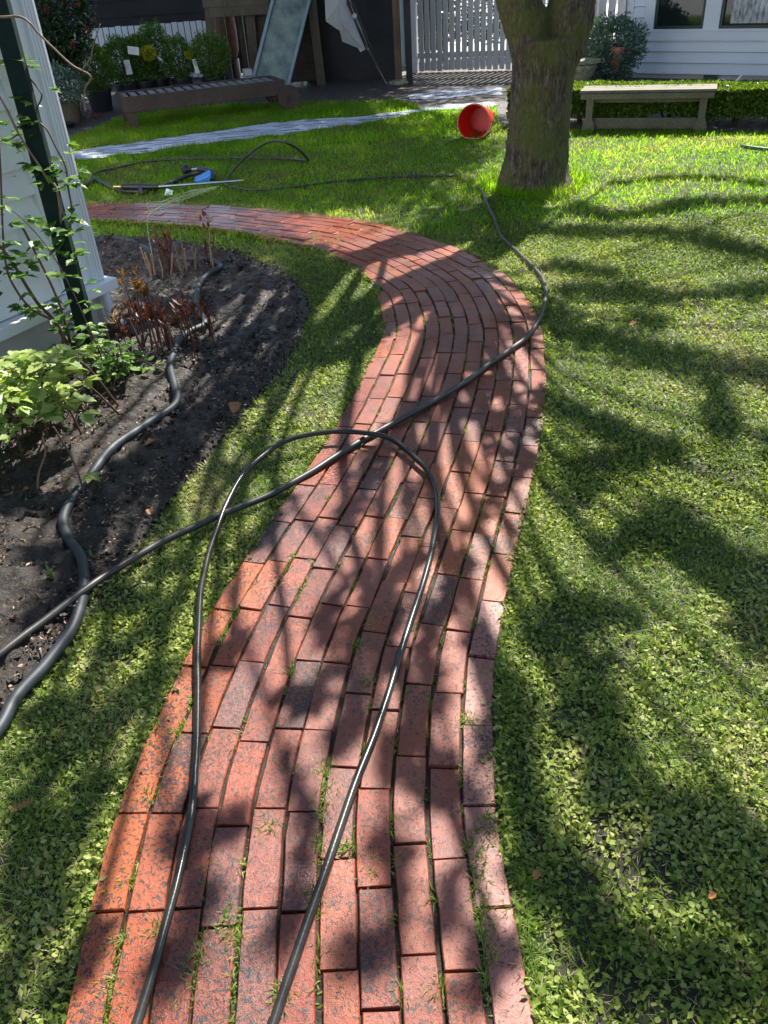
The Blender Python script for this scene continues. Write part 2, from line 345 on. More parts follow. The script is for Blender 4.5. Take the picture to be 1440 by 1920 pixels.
# ------------------------------------------------------------------ ground sheets
def sheet(name, poly, z, mat, kind='structure'):
    m = MB(); m.add([(p[0], p[1], z) for p in poly], [tuple(range(len(poly)))]); o = m.build(name, mat)
    return tag(o, kind=kind)
g_ = MB(); g_.add([(-150, -60, -.012), (150, -60, -.012), (150, 300, -.012), (-150, 300, -.012)], [(0, 1, 2, 3)])
tag(g_.build('ground', M_far), kind='structure')
sheet('lawn', [(-12, -6), (14, -6), (14, 16), (-12, 16)], 0, M_under)
DIRT = [G(x, y)[:2] for x, y in [(60, 285), (120, 262), (190, 238), (215, 225), (250, 216), (330, 205), (420, 197), (560, 194), (600, 192), (680, 192), (745, 190), (775, 196), (800, 208), (860, 206), (930, 200), (935, 236), (1000, 246), (1100, 243), (1440, 249), (1700, 255)]]
DIRT += [np.array([14, 12.]), np.array([14, 17.]), np.array([-9, 17.])]
sheet('yard', DIRT, .006, M_dirt)
BEDpx = [(185, 447), (300, 452), (430, 472), (520, 503), (568, 545), (583, 585), (562, 640), (535, 690), (478, 755), (432, 810), (382, 870), (332, 930), (282, 1000), (228, 1065), (172, 1120), (132, 1190), (82, 1265), (0, 1375), (-60, 1450)]
BED = [G(x, y)[:2] for x, y in BEDpx] + [np.array([-2.4, .8]), np.array([-4.5, 3.]), np.array([-2.6, 5.6]), np.array([-2.2, 5.75])]

# ------------------------------------------------------------------ brick path
Rpx = [(1045, 2220), (1015, 2020), (1001, 1920), (988, 1857), (955, 1661), (932, 1530), (926, 1400), (925, 1339), (930, 1242), (950, 1144), (966, 1057), (980, 999), (997, 920), (1009, 862), (1019, 803), (1025, 737), (1023, 670), (1014, 616), (992, 570), (960, 530), (925, 505), (880, 482), (834, 463), (788, 448), (747, 435), (709, 424), (640, 413), (535, 401), (467, 394), (373, 388), (275, 385), (152, 386), (60, 390)]
Lpx = [(70, 2200), (104, 2010), (120, 1920), (172, 1713), (217, 1530), (257, 1433), (300, 1344), (349, 1251), (402, 1149), (451, 1067), (507, 989), (555, 920), (588, 874), (634, 795), (663, 745), (692, 687), (713, 653), (720, 628), (715, 582), (697, 541), (670, 510), (638, 494), (605, 476), (555, 464), (480, 446), (409, 433), (373, 429), (272, 422), (160, 417), (80, 417)]
def resample(P, step=.02):
    P = spline(P, 10); d = np.concatenate([[0], np.cumsum(np.linalg.norm(np.diff(P, axis=0), axis=1))])
    s_ = np.arange(0, d[-1], step); return np.stack([np.interp(s_, d, P[:, i]) for i in range(2)], 1)
Rc = resample([G(x, y)[:2] for x, y in Rpx]); Lc = resample([G(x, y)[:2] for x, y in Lpx])
for _ in range(12): Rc[1:-1] = (Rc[:-2]+2*Rc[1:-1]+Rc[2:])/4
T_ = np.gradient(Rc, axis=0); T_ /= np.linalg.norm(T_, axis=1)[:, None]; Nl = np.stack([-T_[:, 1], T_[:, 0]], 1)
wid = np.array([np.linalg.norm(Lc-p, axis=1).min() for p in Rc])
for _ in range(60): wid[1:-1] = (wid[:-2]+2*wid[1:-1]+wid[2:])/4
NR = 11; pit = np.clip(wid/NR, .071, None)
for _ in range(60): pit[1:-1] = (pit[:-2]+2*pit[1:-1]+pit[2:])/4
bv = []; bf = []; brnd = []; bst = []; btn = []; OG = G(880, 985)
BR_TOP = .022
for i in range(NR):
    tc = (i+.5)*pit
    C = Rc+Nl*tc[:, None]
    d = np.concatenate([[0], np.cumsum(np.linalg.norm(np.diff(C, axis=0), axis=1))])
    s0 = -rng.uniform(0, .24)+(i % 2)*.12
    off0 = 0.
    while s0 < d[-1]:
        ln = .226+rng.normal(0, .002); s1 = s0+ln; a = max(s0, 0)+.0016; b_ = min(s1, d[-1])-.0016
        s0 = s1
        if b_-a < .05: continue
        mid = np.interp((a+b_)/2, d, np.arange(len(d))); mi = int(mid)
        if (i+.6)*pit[mi] > wid[mi]: continue
        gap = .0026+.0022*rng.random()
        ss = np.linspace(a, b_, 5); idx = np.interp(ss, d, np.arange(len(d)))
        g = lambda A: np.stack([np.interp(idx, np.arange(len(d)), A[:, k]) for k in range(2)], 1)
        cc_ = g(C); nn = g(Nl); nn /= np.linalg.norm(nn, axis=1)[:, None]; hw = pit[mi]/2-gap
        zt = BR_TOP+rng.normal(0, .0018); tx = rng.normal(0, .020); ty = rng.normal(0, .006)
        dd = rng.normal(0, .0014); bvv = .0022
        rr = []; jit = rng.normal(0, .0011, 5); jit2 = rng.normal(0, .0011, 5)
        for k in range(5):
            e = 0 if 0 < k < 4 else 1
            tt = (ss[k]-(a+b_)/2)
            tang = np.array([nn[k][1], -nn[k][0]])*(1 if k == 4 else -1)
            zz = zt+ty*tt
            for (o_, z_) in ((-hw, -.02), (-hw, -bvv), (-hw+bvv, 0), (hw-bvv, 0), (hw, -bvv), (hw, -.02)):
                p = cc_[k]+nn[k]*(o_+dd+(jit[k] if o_ < 0 else jit2[k]))
                if e and z_ == 0: p = p-tang*bvv*1.0
                zq = (z_ if z_ > -.015 else -.018)+zz+tx*o_*(1 if z_ > -.015 else 0) if z_ > -.015 else .003
                if e and z_ == 0: pass
                rr.append((p[0], p[1], zq))
        n0 = len(bv); bv += rr
        for k in range(4):
            for q in range(5): bf.append((n0+k*6+q, n0+(k+1)*6+q, n0+(k+1)*6+q+1, n0+k*6+q+1))
        bf.append(tuple(n0+q for q in range(6))); bf.append(tuple(n0+24+q for q in range(5, -1, -1)))
        r1 = rng.random()
        if Rc[mi][1] > 2.8: r1 = .35+.65*r1
        brnd += [r1]*30
        st_ = rng.random() if rng.random() < .35 else 0
        if Rc[mi][1] > 3: st_ *= .4; st_ -= .9
        elif Rc[mi][1] < 2.2 and i > 5: st_ += .35
        bst += [st_]*30
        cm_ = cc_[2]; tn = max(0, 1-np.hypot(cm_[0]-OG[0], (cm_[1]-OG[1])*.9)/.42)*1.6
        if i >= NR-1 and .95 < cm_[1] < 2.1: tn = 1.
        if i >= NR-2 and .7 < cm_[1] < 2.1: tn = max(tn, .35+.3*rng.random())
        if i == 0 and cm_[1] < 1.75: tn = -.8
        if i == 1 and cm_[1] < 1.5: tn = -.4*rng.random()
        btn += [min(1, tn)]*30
me = bpy.data.meshes.new('brick_path'); me.from_pydata(bv, [], bf); me.update()
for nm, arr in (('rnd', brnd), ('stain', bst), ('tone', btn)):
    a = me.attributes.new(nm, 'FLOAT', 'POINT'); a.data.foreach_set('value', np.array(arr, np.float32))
import bmesh
bm = bmesh.new(); bm.from_mesh(me); bmesh.ops.recalc_face_normals(bm, faces=bm.faces); bm.to_mesh(me); bm.free()
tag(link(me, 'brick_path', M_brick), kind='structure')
PATH = list(Rc[::6])+list((Rc+Nl*np.minimum(wid, NR*pit)[:, None])[::-6])
Lw = Rc+Nl*wid[:, None]
pm = MB()
for k in range(0, len(Rc)-6, 6):
    pm.add([(*(Rc[k]-Nl[k]*.0), .0125), (*(Rc[k+6]-Nl[k+6]*.0), .0125), (*Lw[k+6], .0125), (*Lw[k], .0125)], [(0, 1, 2, 3)])
tag(pm.build('path_bedding', M_joint), kind='structure')
PATHP = np.array(list(Rc[::6]-Nl[::6]*(-.004))+list((Lw-Nl*.006)[::-6]))

# ------------------------------------------------------------------ garden bed (real relief)
bx = np.arange(-4.6, .2, .014); by = np.arange(.7, 6., .014); X, Yg = np.meshgrid(bx, by)
Z = .004+.035*vnoise(X, Yg, 2.2, 3)+.032*vnoise(X, Yg, 9, 4)+.036*np.abs(vnoise(X, Yg, 17, 5)-.5)*vnoise(X, Yg, 3, 8)*2+.020*vnoise(X, Yg, 38, 6)**2-.022
BEDR = ragged(np.array(BED), .022, .03, 9); B_ = BEDR; ins = inpoly(X, Yg, B_)
seg = BEDR[:int(len(BEDR)*.62)]
dmin = np.full(X.shape, 9.)
for s_ in seg: dmin = np.minimum(dmin, np.hypot(X-s_[0], Yg-s_[1]))
Z = np.where(ins, .004+(Z)*np.clip(dmin/.10, 0.12, 1), Z)
H_, W_ = X.shape; idx = np.arange(H_*W_).reshape(H_, W_)
keep = ins[:-1, :-1] & ins[1:, :-1] & ins[:-1, 1:] & ins[1:, 1:]
F = np.stack([idx[:-1, :-1][keep], idx[:-1, 1:][keep], idx[1:, 1:][keep], idx[1:, :-1][keep]], 1)
used, inv = np.unique(F, return_inverse=True); F = inv.reshape(F.shape)
VV = np.stack([X.ravel(), Yg.ravel(), Z.ravel()], 1)[used]
me = bpy.data.meshes.new('garden_bed'); me.from_pydata(VV.tolist(), [], F.tolist()); me.polygons.foreach_set('use_smooth', [True]*len(me.polygons))
tag(link(me, 'garden_bed', M_soil), kind='structure')
sheet('garden_bed_base', BED, .003, M_soil)
def bedz(x, y): return .004+.03
# soil crumbs
def region(x0, x1, y0, y1, dens):
    n = int((x1-x0)*(y1-y0)*dens); return rng.uniform(x0, x1, n), rng.uniform(y0, y1, n)
OCTA = (np.array([[0, 0, .5], [.5, 0, 0], [0, .5, 0], [-.5, 0, 0], [0, -.5, 0]]), [(0, 1, 2), (0, 2, 3), (0, 3, 4), (0, 4, 1)])
x, y = region(-4, 0, .7, 5.9, 4200); k = inpoly(x, y, B_); x, y = x[k], y[k]; n = len(x)
zz = .035*vnoise(x, y, 2.2, 3)+.030*vnoise(x, y, 9, 4)+.022*vnoise(x, y, 24, 5)**2+.012*vnoise(x, y, 45, 6)-.015
D = rdir(n, -.3, .3); sz = .004+.026*rng.random(n)**6
tag(scatter('soil_crumbs', np.stack([x, y, np.maximum(zz, .004)], 1), D, rdir(n, -.3, .3), sz, sz*rng.uniform(.6, 1.2, n), OCTA, M_soil), kind='stuff')

x, y = region(-4, 0, .7, 5.9, 3000); k = inpoly(x, y, B_); x, y = x[k], y[k]; n = len(x)
zz = .035*vnoise(x, y, 2.2, 3)+.030*vnoise(x, y, 9, 4)+.022*vnoise(x, y, 24, 5)**2-.008
tag(scatter('bark_mulch', np.stack([x, y, np.maximum(zz, .006)], 1), rdir(n, -.25, .35), rdir(n, -.3, .3), .008+.022*rng.random(n)**2.5, .004+.007*rng.random(n)**2, LEAF, M_mulch), kind='stuff')
# ------------------------------------------------------------------ lawn foliage (stuff)
def excl(x, y, gr=0.):
    return inpoly(x, y, PATHP) | inpoly(x, y, B_) | inpoly(x, y, np.array(DIRT)) | inpoly(x, y, PUD1) | (x < -1.58-(4.0-y)*.577-.12) & (y < 5.2)
def strip(up, lo): return np.array([G(*p)[:2] for p in up]+[G(*p)[:2] for p in lo[::-1]])
PUD1 = ragged(strip([(20, 305), (123, 287), (183, 277), (267, 266), (367, 253), (400, 248), (517, 231), (633, 223), (720, 214), (802, 205)],
                    [(20, 316), (127, 301), (173, 298), (267, 287), (400, 268), (525, 254), (610, 242), (720, 227), (780, 213), (803, 208)]), .09, .06, 2)
PUD2 = ragged(strip([(765, 181), (800, 173), (850, 168), (940, 165)], [(768, 187), (830, 187), (880, 182), (940, 178)]), .1, .06, 3)
PUD3 = ragged(strip([(785, 205), (830, 199), (880, 195), (928, 193)], [(790, 210), (840, 207), (880, 206), (928, 203)]), .1, .06, 4)
for i_, P_ in enumerate((PUD1, PUD2, PUD3)): sheet('water', [tuple(p) for p in P_], .011+.001*i_, M_puddle)

def lawn(name, y0, y1, dens, L, W, tm, mat, el=(.5, 1.3), edge=False, patch=None, xr=None, zb=0.):
    x0, x1 = -(.62*y1+1.1), .62*y1+1.3
    x, y = region(x0, x1, y0, y1, dens)
    k = (x > -(.56*y+1.0)) & (x < .56*y+1.2) & ~excl(x, y)
    x, y = x[k], y[k]
    if patch is not None:
        pn = vnoise(x, y, 2.1, 21)*.6+vnoise(x, y, 6, 22)*.4
        k = rng.random(len(x)) < np.clip(patch(pn, x, y), 0, 1); x, y = x[k], y[k]
    n = len(x); e = rng.uniform(*el, n); a = rng.uniform(0, 2*math.pi, n)
    D = np.stack([np.cos(e)*np.cos(a), np.cos(e)*np.sin(a), np.sin(e)], 1)
    a2 = a+math.pi/2+rng.normal(0, .4, n); S = np.stack([np.cos(a2), np.sin(a2), rng.normal(0, .25, n)], 1)
    Ls = L*np.where(rng.random(n) < .12, 1.45, 1)*rng.uniform(.4, 1.35, n); Ws = W*rng.uniform(.7, 1.3, n)
    z = zb*rng.random(n)
    tone = np.clip(.25+.55*rng.random(n)+.5*(vnoise(x, y, 1.3, 31)-.5)+.5*(vnoise(x, y, 5, 33)-.5), 0, 1)
    return tag(scatter(name, np.stack([x, y, z], 1), D, S, Ls, Ws, tm, mat, rnd=tone), kind='stuff')
gp = lambda p, x, y: np.where(x > .3, .42+2.6*(p-.47), .6+2.4*(p-.5))
cp = lambda p, x, y: np.where(x > .3, .85-2.0*(p-.45), .62-2.2*(p-.5))*(.35+.65*(vnoise(x, y, 9, 77) > .3))
lawn('grass', .45, 2.6, 24000, .028, .0026, BLADE, M_grass, (.15, 1.15), patch=gp)
lawn('thatch', .45, 5.5, 2600, .022, .0018, BLADE, M_straw, (-.05, .4), zb=.012)
lawn('clover', .45, 2.6, 12500, .0155, .0088, LEAF, M_clover, (-.1, 1.2), patch=cp, zb=.018)
lawn('clover', .45, 2.6, 11500, .0138, .0104, ROUND, M_clover, (-.1, 1.15), patch=cp, zb=.016)
lawn('grass', 2.6, 5.5, 13000, .034, .0036, BLADE, M_grass, (.35, 1.2), patch=lambda p, x, y: .65+.9*(p-.5))
lawn('clover', 2.6, 5.5, 8000, .0155, .0115, ROUND, M_clover, (-.1, 1.15), patch=cp, zb=.014)
lawn('grass', 5.5, 9., 6000, .045, .0048, BLADE, M_lawnfar, (.35, 1.25), patch=lambda p, x, y: .8+.6*(p-.5))
lawn('grass', 9., 13.5, 4500, .055, .0065, BLADE, M_lawnfar, (.45, 1.3))
# fringe along the path edges
for side, C_ in ((-1, Rc), (1, Lw)):
    kx = rng.integers(0, len(C_)-1, 13000)
    p = C_[kx]+side*Nl[kx]*(rng.normal(.010, .017, 13000))[:, None]
    kk = vnoise(p[:, 0], p[:, 1], 5, 41) > (.42 if side > 0 else .25); p = p[kk]; n = len(p)
    e = rng.uniform(.2, 1.1, n); a = rng.uniform(0, 2*math.pi, n)
    D = np.stack([np.cos(e)*np.cos(a), np.cos(e)*np.sin(a), np.sin(e)], 1); S = np.stack([-np.sin(a), np.cos(a), rng.normal(0, .2, n)], 1)
    tag(scatter('grass_fringe', np.stack([p[:, 0], p[:, 1], .004+0*e], 1), D, S, rng.uniform(.015, .045, n), .0034, BLADE, M_grass, rnd=rng.random(n)), kind='stuff')
    kx = rng.integers(0, len(C_)-1, 6000); p = C_[kx]+side*Nl[kx]*(rng.normal(.012, .014, 6000))[:, None]
    p = p[(vnoise(p[:, 0], p[:, 1], 7, 43) > .4)]; n = len(p); D = rdir(n, -.1, .9)
    tag(scatter('edge_weeds', np.stack([p[:, 0], p[:, 1], rng.uniform(.008, .028, n)], 1), D, rdir(n, -.3, .3), rng.uniform(.010, .022, n), rng.uniform(.006, .012, n), LEAF, M_clover), kind='stuff')
# weeds and moss in the joints
wp = []
tuft = [(890, 1600, .03), (900, 1660, .04), (905, 1720, .045), (912, 1780, .04), (908, 1560, .025), (610, 1450, .02), (612, 1480, .025), (605, 1530, .02), (600, 1600, .02), (380, 1790, .03), (360, 1840, .03), (430, 1730, .02), (440, 1765, .03), (210, 1860, .025), (225, 1780, .02), (330, 1390, .015), (285, 1500, .015), (440, 1160, .02), (480, 1110, .02), (700, 1180, .02), (690, 1290, .015), (670, 1220, .015), (880, 1360, .02), (880, 1040, .015), (590, 1700, .02), (700, 1640, .02), (650, 1600, .01), (530, 1880, .02), (245, 1660, .015), (820, 1870, .015), (510, 1560, .012), (300, 1760, .015)]
px_ = []
for (x_, y_, s_) in tuft:
    c = G(x_, y_)[:2]; n = int(70+1500*s_); px_.append(np.stack([rng.normal(c[0], .009, n), rng.normal(c[1], s_*.8, n)], 1))
for _ in range(560):
    k = int(rng.integers(0, min(len(Rc), 300))); i = rng.integers(1, NR); c = Rc[k]+Nl[k]*i*pit[k]; n = int(rng.integers(4, 22))
    px_.append(np.stack([rng.normal(c[0], .004, n), rng.normal(c[1], .012, n)], 1))
p = np.vstack(px_); n = len(p); e = rng.uniform(.2, 1.2, n); a = rng.uniform(0, 2*math.pi, n)
D = np.stack([np.cos(e)*np.cos(a), np.cos(e)*np.sin(a), np.sin(e)], 1); S = np.stack([-np.sin(a), np.cos(a), rng.normal(0, .2, n)], 1)
tag(scatter('joint_weeds', np.stack([p[:, 0], p[:, 1], .014+0*e], 1), D, S, rng.uniform(.010, .032, n), .0034, BLADE, M_grass), kind='stuff')

n = 2600; kx = rng.integers(0, 420, n); P_ = Rc[kx]+Nl[kx]*(rng.random(n)*wid[kx])[:, None]
tag(scatter('path_grit', np.stack([P_[:, 0], P_[:, 1], np.full(n, BR_TOP+.001)], 1), rdir(n, -.05, .25), rdir(n, -.2, .2), .0015+.009*rng.random(n)**4, .001+.003*rng.random(n)**2, LEAF, M_mulch), kind='stuff')
# ------------------------------------------------------------------ main tree and its crown (casts the dappled shade)
def lift(g, z): return np.array([g[0], g[1], 0])+SUN/SUN[2]*z
tb = (G(938, 352)+G(1072, 347))/2; TY = tb[1]+.05
tree = thing('tree', (tb[0], TY, 0), 'thick mossy tree trunk forking low, standing on the lawn between bucket and wooden bench', 'tree')
edge = [(357, 930, 1080), (345, 936, 1074), (330, 941, 1071), (307, 949, 1070), (280, 953, 1070), (236, 956, 1072), (165, 962, 1078), (110, 963, 1085), (71, 958, 1093)]
pts = []; rd_ = []
for (yy, a, b) in edge:
    A, B2 = V(a, yy, TY-.05), V(b, yy, TY-.05); c = (A+B2)/2; pts.append([c[0], TY, c[2]]); rd_.append(np.linalg.norm(B2-A)/2)
pts[0][2] = -.05
pts = spline(np.array(pts), 5); rd_ = spline(np.array(rd_)[:, None].repeat(2, 1), 5)[:, 0]
def bark_tube(m, P, R, n=40, amp=.05, seed=5):
    P = np.asarray(P); vs = []; N = len(P)
    T = np.gradient(P, axis=0); T /= np.linalg.norm(T, axis=1)[:, None]; x = np.array([1., 0, 0])
    for i in range(N):
        x = nrm(x-np.dot(x, T[i])*T[i]); y = np.cross(T[i], x)
        for k in range(n):
            an = 2*math.pi*k/n; q = math.cos(an)*3+9, math.sin(an)*3+P[i][2]*.8+9
            lob = 1+amp*2*(vnoise(np.array([q[0]]), np.array([q[1]]), .8, seed)[0]-.5)+amp*.5*(vnoise(np.array([q[0]*3]), np.array([q[1]*1.5]), 1., seed+1)[0]-.5)
            vs.append(P[i]+R[i]*lob*(math.cos(an)*x+math.sin(an)*y))
    m.add(vs, [(i*n+k, i*n+(k+1) % n, (i+1)*n+(k+1) % n, (i+1)*n+k) for i in range(N-1) for k in range(n)]+[tuple((N-1)*n+k for k in range(n)), tuple(range(n-1, -1, -1))])
tm_ = MB(); bark_tube(tm_, pts, rd_)
top = pts[-1]
fk = top
l0 = V(979, 0, TY); l1 = V(1065, 0, TY)
limbL = spline([fk+[-.10, 0, -.25], [fk[0]-.13, TY, fk[2]+.05], [l0[0]-.03, TY, l0[2]], [l0[0]-.35, TY+.1, 2.3], [l0[0]-.9, TY+.3, 3.6], [l0[0]-1.5, TY+.3, 5.0]], 8)
limbR = spline([fk+[.12, 0, -.25], [fk[0]+.16, TY, fk[2]+.05], [l1[0]+.03, TY, l1[2]], [l1[0]+.12, TY+.1, 2.3], [l1[0]-.05, TY+.4, 3.6], [l1[0]-.1, TY+.3, 5.2]], 8)
bark_tube(tm_, limbL, np.interp(np.linspace(0, 1, len(limbL)), [0, .1, .25, .45, 1], [.08, .14, .165, .15, .07]), 28, .05, 8)
bark_tube(tm_, limbR, np.interp(np.linspace(0, 1, len(limbR)), [0, .1, .25, .45, 1], [.08, .15, .17, .16, .08]), 28, .05, 9)
tk = tm_.build('trunk', M_bark, tree, smooth=True)
rm = tk.modifiers.new('r', 'REMESH'); rm.mode = 'VOXEL'; rm.voxel_size = .016; rm.use_smooth_shade = True
sm = tk.modifiers.new('s', 'SMOOTH'); sm.factor = .6; sm.iterations = 14
tx = bpy.data.textures.new('bark', 'CLOUDS'); tx.noise_scale = .07; tx.noise_depth = 3
dp = tk.modifiers.new('d', 'DISPLACE'); dp.texture = tx; dp.strength = .035; dp.mid_level = .5; dp.texture_coords = 'LOCAL'
n = 2600; a = rng.uniform(0, 2*math.pi, n); q_ = .345+np.abs(rng.normal(0, .05, n))*(1+.6*np.sin(3*a)); e = rng.uniform(.7, 1.4, n); b_ = rng.uniform(0, 2*math.pi, n)
tag(scatter('grass', np.stack([tb[0]+q_*np.cos(a), TY+q_*np.sin(a), 0*a], 1), np.stack([np.cos(e)*np.cos(b_), np.cos(e)*np.sin(b_), np.sin(e)], 1), np.stack([-np.sin(b_), np.cos(b_), 0*a], 1), rng.uniform(.04, .11, n), .005, BLADE, M_lawnfar), kind='stuff')
# strokes: (points px, half width m, z from, z to, leaf coverage, branch radius)
ST = [
 ([(900, 500), (845, 533), (760, 590), (710, 620), (650, 655), (550, 690), (475, 735), (400, 790), (320, 840), (230, 895), (175, 950), (165, 1060)], .14, 3.0, 5.2, 1.4, .12),
 ([(900, 440), (830, 462), (740, 482), (650, 500), (600, 530), (560, 580), (520, 640)], .12, 3.6, 5.4, 1.3, .10),
 ([(1150, 345), (1300, 336), (1440, 350)], .10, 4, 4.6, 1.2, .03),
 ([(1080, 385), (1152, 407), (1251, 391), (1306, 382), (1440, 376)], .16, 4.2, 5, 1.5, .05),
 ([(960, 430), (1060, 440), (1140, 442), (1240, 440), (1330, 455), (1440, 485)], .17, 4, 5.2, 1.6, .06),
 ([(1044, 503), (1100, 512), (1160, 520)], .13, 4.4, 4.8, 1.3, .03),
 ([(1060, 548), (1140, 552), (1204, 555), (1315, 555), (1440, 540)], .14, 4, 5.2, 1.4, .05),
 ([(1180, 585), (1267, 612)], .10, 5, 5.3, 1.2, .02),
 ([(1020, 590), (1060, 615), (1124, 640), (1220, 670), (1315, 685), (1440, 708)], .16, 4, 5.6, 1.5, .06),
 ([(1341, 717), (1365, 760), (1385, 800), (1350, 830)], .12, 4.8, 5.6, 1.2, .03),
 ([(1030, 750), (1090, 790), (1140, 815), (1220, 855), (1284, 868)], .11, 4.4, 5.8, 1.5, .04),
 ([(1060, 890), (1130, 880), (1190, 890)], .10, 5, 5.6, 1.0, .03),
 ([(1060, 930), (1110, 925)], .08, 5, 5.4, .9, .02),
 ([(1150, 1040), (1220, 990), (1270, 1020), (1350, 1070), (1440, 1100)], .13, 4.6, 6, 1.5, .04),
 ([(1350, 1090), (1400, 1160), (1440, 1220)], .09, 5, 6, 1.3, .03),
 ([(1060, 1180), (1090, 1150), (1160, 1170)], .07, 5, 5.8, 1.1, .02),
 ([(1000, 1210), (1060, 1240), (1110, 1290), (1130, 1340), (1080, 1310)], .07, 4.6, 5.8, 1.3, .03),
 ([(930, 1320), (960, 1380), (950, 1440), (990, 1500)], .06, 5, 6, 1.3, .03),
 ([(1069, 1356), (1110, 1430), (1162, 1487), (1275, 1525), (1350, 1580), (1440, 1620)], .07, 4.6, 6.4, 1.5, .035),
 ([(975, 1640), (1040, 1680), (1106, 1712), (1162, 1806), (1312, 1843), (1440, 1862)], .08, 4.8, 6.4, 1.5, .035),
 ([(1219, 1600), (1300, 1650), (1406, 1675)], .05, 5, 6, 1.2, .02),
 ([(960, 1560), (1000, 1600), (1040, 1640)], .045, 5, 6, 1.1, .02),
 ([(640, 1120), (620, 1200), (600, 1300)], .04, 4.6, 5.4, 1.2, .02),
 ([(700, 1150), (660, 1260), (640, 1350), (610, 1440)], .055, 4.6, 5.8, 1.5, .03),
 ([(780, 1060), (730, 1130), (700, 1200), (680, 1290)], .045, 4.6, 5.8, 1.3, .02),
 ([(870, 1070), (810, 1190), (770, 1290), (760, 1370), (700, 1480)], .055, 4.4, 6, 1.4, .03),
 ([(545, 1470), (560, 1560), (520, 1700), (500, 1790)], .035, 5, 6, 1.1, .02),
 ([(340, 1600), (375, 1700), (320, 1800), (250, 1850)], .04, 5, 6, 1.2, .02),
 ([(830, 1490), (850, 1560), (820, 1680), (860, 1760)], .04, 5, 6, 1.3, .02),
 ([(890, 1230), (905, 1330), (880, 1440)], .045, 4.6, 5.6, 1.3, .02),
 ([(720, 1600), (700, 1740), (640, 1830)], .04, 5, 6.2, 1.2, .02),
 ([(1025, 790), (960, 800), (900, 800), (860, 790)], .07, 4.4, 5.2, 1.4, .03),
 ([(800, 760), (745, 800), (705, 860), (680, 930), (600, 1010)], .085, 4, 5.4, 1.5, .04),
 ([(775, 850), (790, 900), (730, 960)], .05, 4.6, 5.2, 1.2, .02),
 ([(930, 850), (955, 900), (890, 960), (860, 1000)], .05, 4.6, 5.4, 1.2, .02),
 ([(820, 640), (850, 650)], .035, 4.6, 5, 1.0, .015),
 ([(880, 560), (940, 590), (960, 640), (900, 600)], .05, 4.4, 5, 1.0, .02),
 ([(800, 590), (850, 610)], .05, 4.6, 5, .8, .015),
 ([(560, 480), (590, 530), (580, 600), (600, 650)], .12, 4.6, 5.4, 1.4, .03),
 ([(520, 850), (460, 900), (430, 880)], .05, 4.8, 5.4, 1.0, .02),
 ([(560, 950), (500, 1000), (430, 1060)], .05, 4.8, 5.6, 1.2, .02),
 ([(340, 1130), (270, 1220), (200, 1240)], .05, 4.8, 5.8, 1.1, .02),
 ([(300, 1290), (180, 1390), (60, 1430)], .07, 4.8, 6, 1.4, .02),
 ([(60, 1500), (110, 1600), (60, 1700)], .06, 5, 6, 1.3, .02),
 ([(200, 1480), (150, 1560), (130, 1620)], .05, 5, 6, 1.1, .02),
 ([(120, 1720), (60, 1780), (20, 1860)], .05, 5, 6, 1.1, .02),
 ([(170, 470), (300, 490), (430, 515), (500, 530)], .30, 4.6, 5.4, 1.2, .03),
 ([(230, 575), (330, 590), (400, 600)], .20, 4.6, 5.4, 1.1, .03),
 ([(300, 440), (450, 455), (560, 478), (610, 500)], .17, 4.6, 5.4, 1.3, .03),
 ([(300, 660), (420, 660), (540, 640)], .10, 4.6, 5.4, 1.1, .03),
 ([(60, 900), (0, 960), (80, 1000)], .08, 4.6, 5.4, 1.1, .02),
 ([(20, 1080), (120, 1120), (60, 1200)], .08, 4.6, 5.4, 1.3, .02),
]
for (x_, y_, dx_, dy_, w_) in ((1460, 376, 200, 20, .15), (1460, 485, 160, 60, .16), (1470, 540, 250, -20, .14), (1470, 708, 200, 60, .15), (1500, 850, 180, 90, .13), (1470, 1100, 240, 60, .13), (1480, 1240, 150, 160, .10), (1470, 1620, 260, 90, .08), (1480, 1862, 260, -60, .09), (1560, 1000, 200, 20, .12), (1600, 620, 250, 40, .15), (1500, 1400, 300, 40, .09)):
    ST.append(([(x_, y_), (x_+dx_*.5, y_+dy_*.5+15), (x_+dx_, y_+dy_)], w_, 4.6, 5.8, 1.4, .03))
# finer broken dapples between the larger masses
for (x_, y_) in ((560, 1330), (420, 1250), (400, 1560), (780, 1480), (900, 1860), (900, 700), (930, 740), (250, 1150), (330, 1080), (100, 1330), (40, 1620), (160, 1850), (400, 700), (450, 640), (260, 950), (330, 860)):
    a_ = rng.uniform(0, 3.1); q_ = rng.uniform(25, 50)*(.5+y_/1920)
    ST.append(([(x_-q_*math.cos(a_), y_-q_*.6*math.sin(a_)), (x_+rng.normal(0, 6), y_+rng.normal(0, 6)), (x_+q_*math.cos(a_), y_+q_*.6*math.sin(a_))], rng.uniform(.018, .035), 3.6, 4.8, .9, .007))
for k_, s_ in enumerate(ST[:49]):
    if k_ >= 2 and s_[0][0][1] > 700: ST[k_] = (s_[0], s_[1]*.78)+s_[2:]
bl = []; br = MB(); brn = []
limbs = np.vstack([limbL[14:], limbR[14:]])
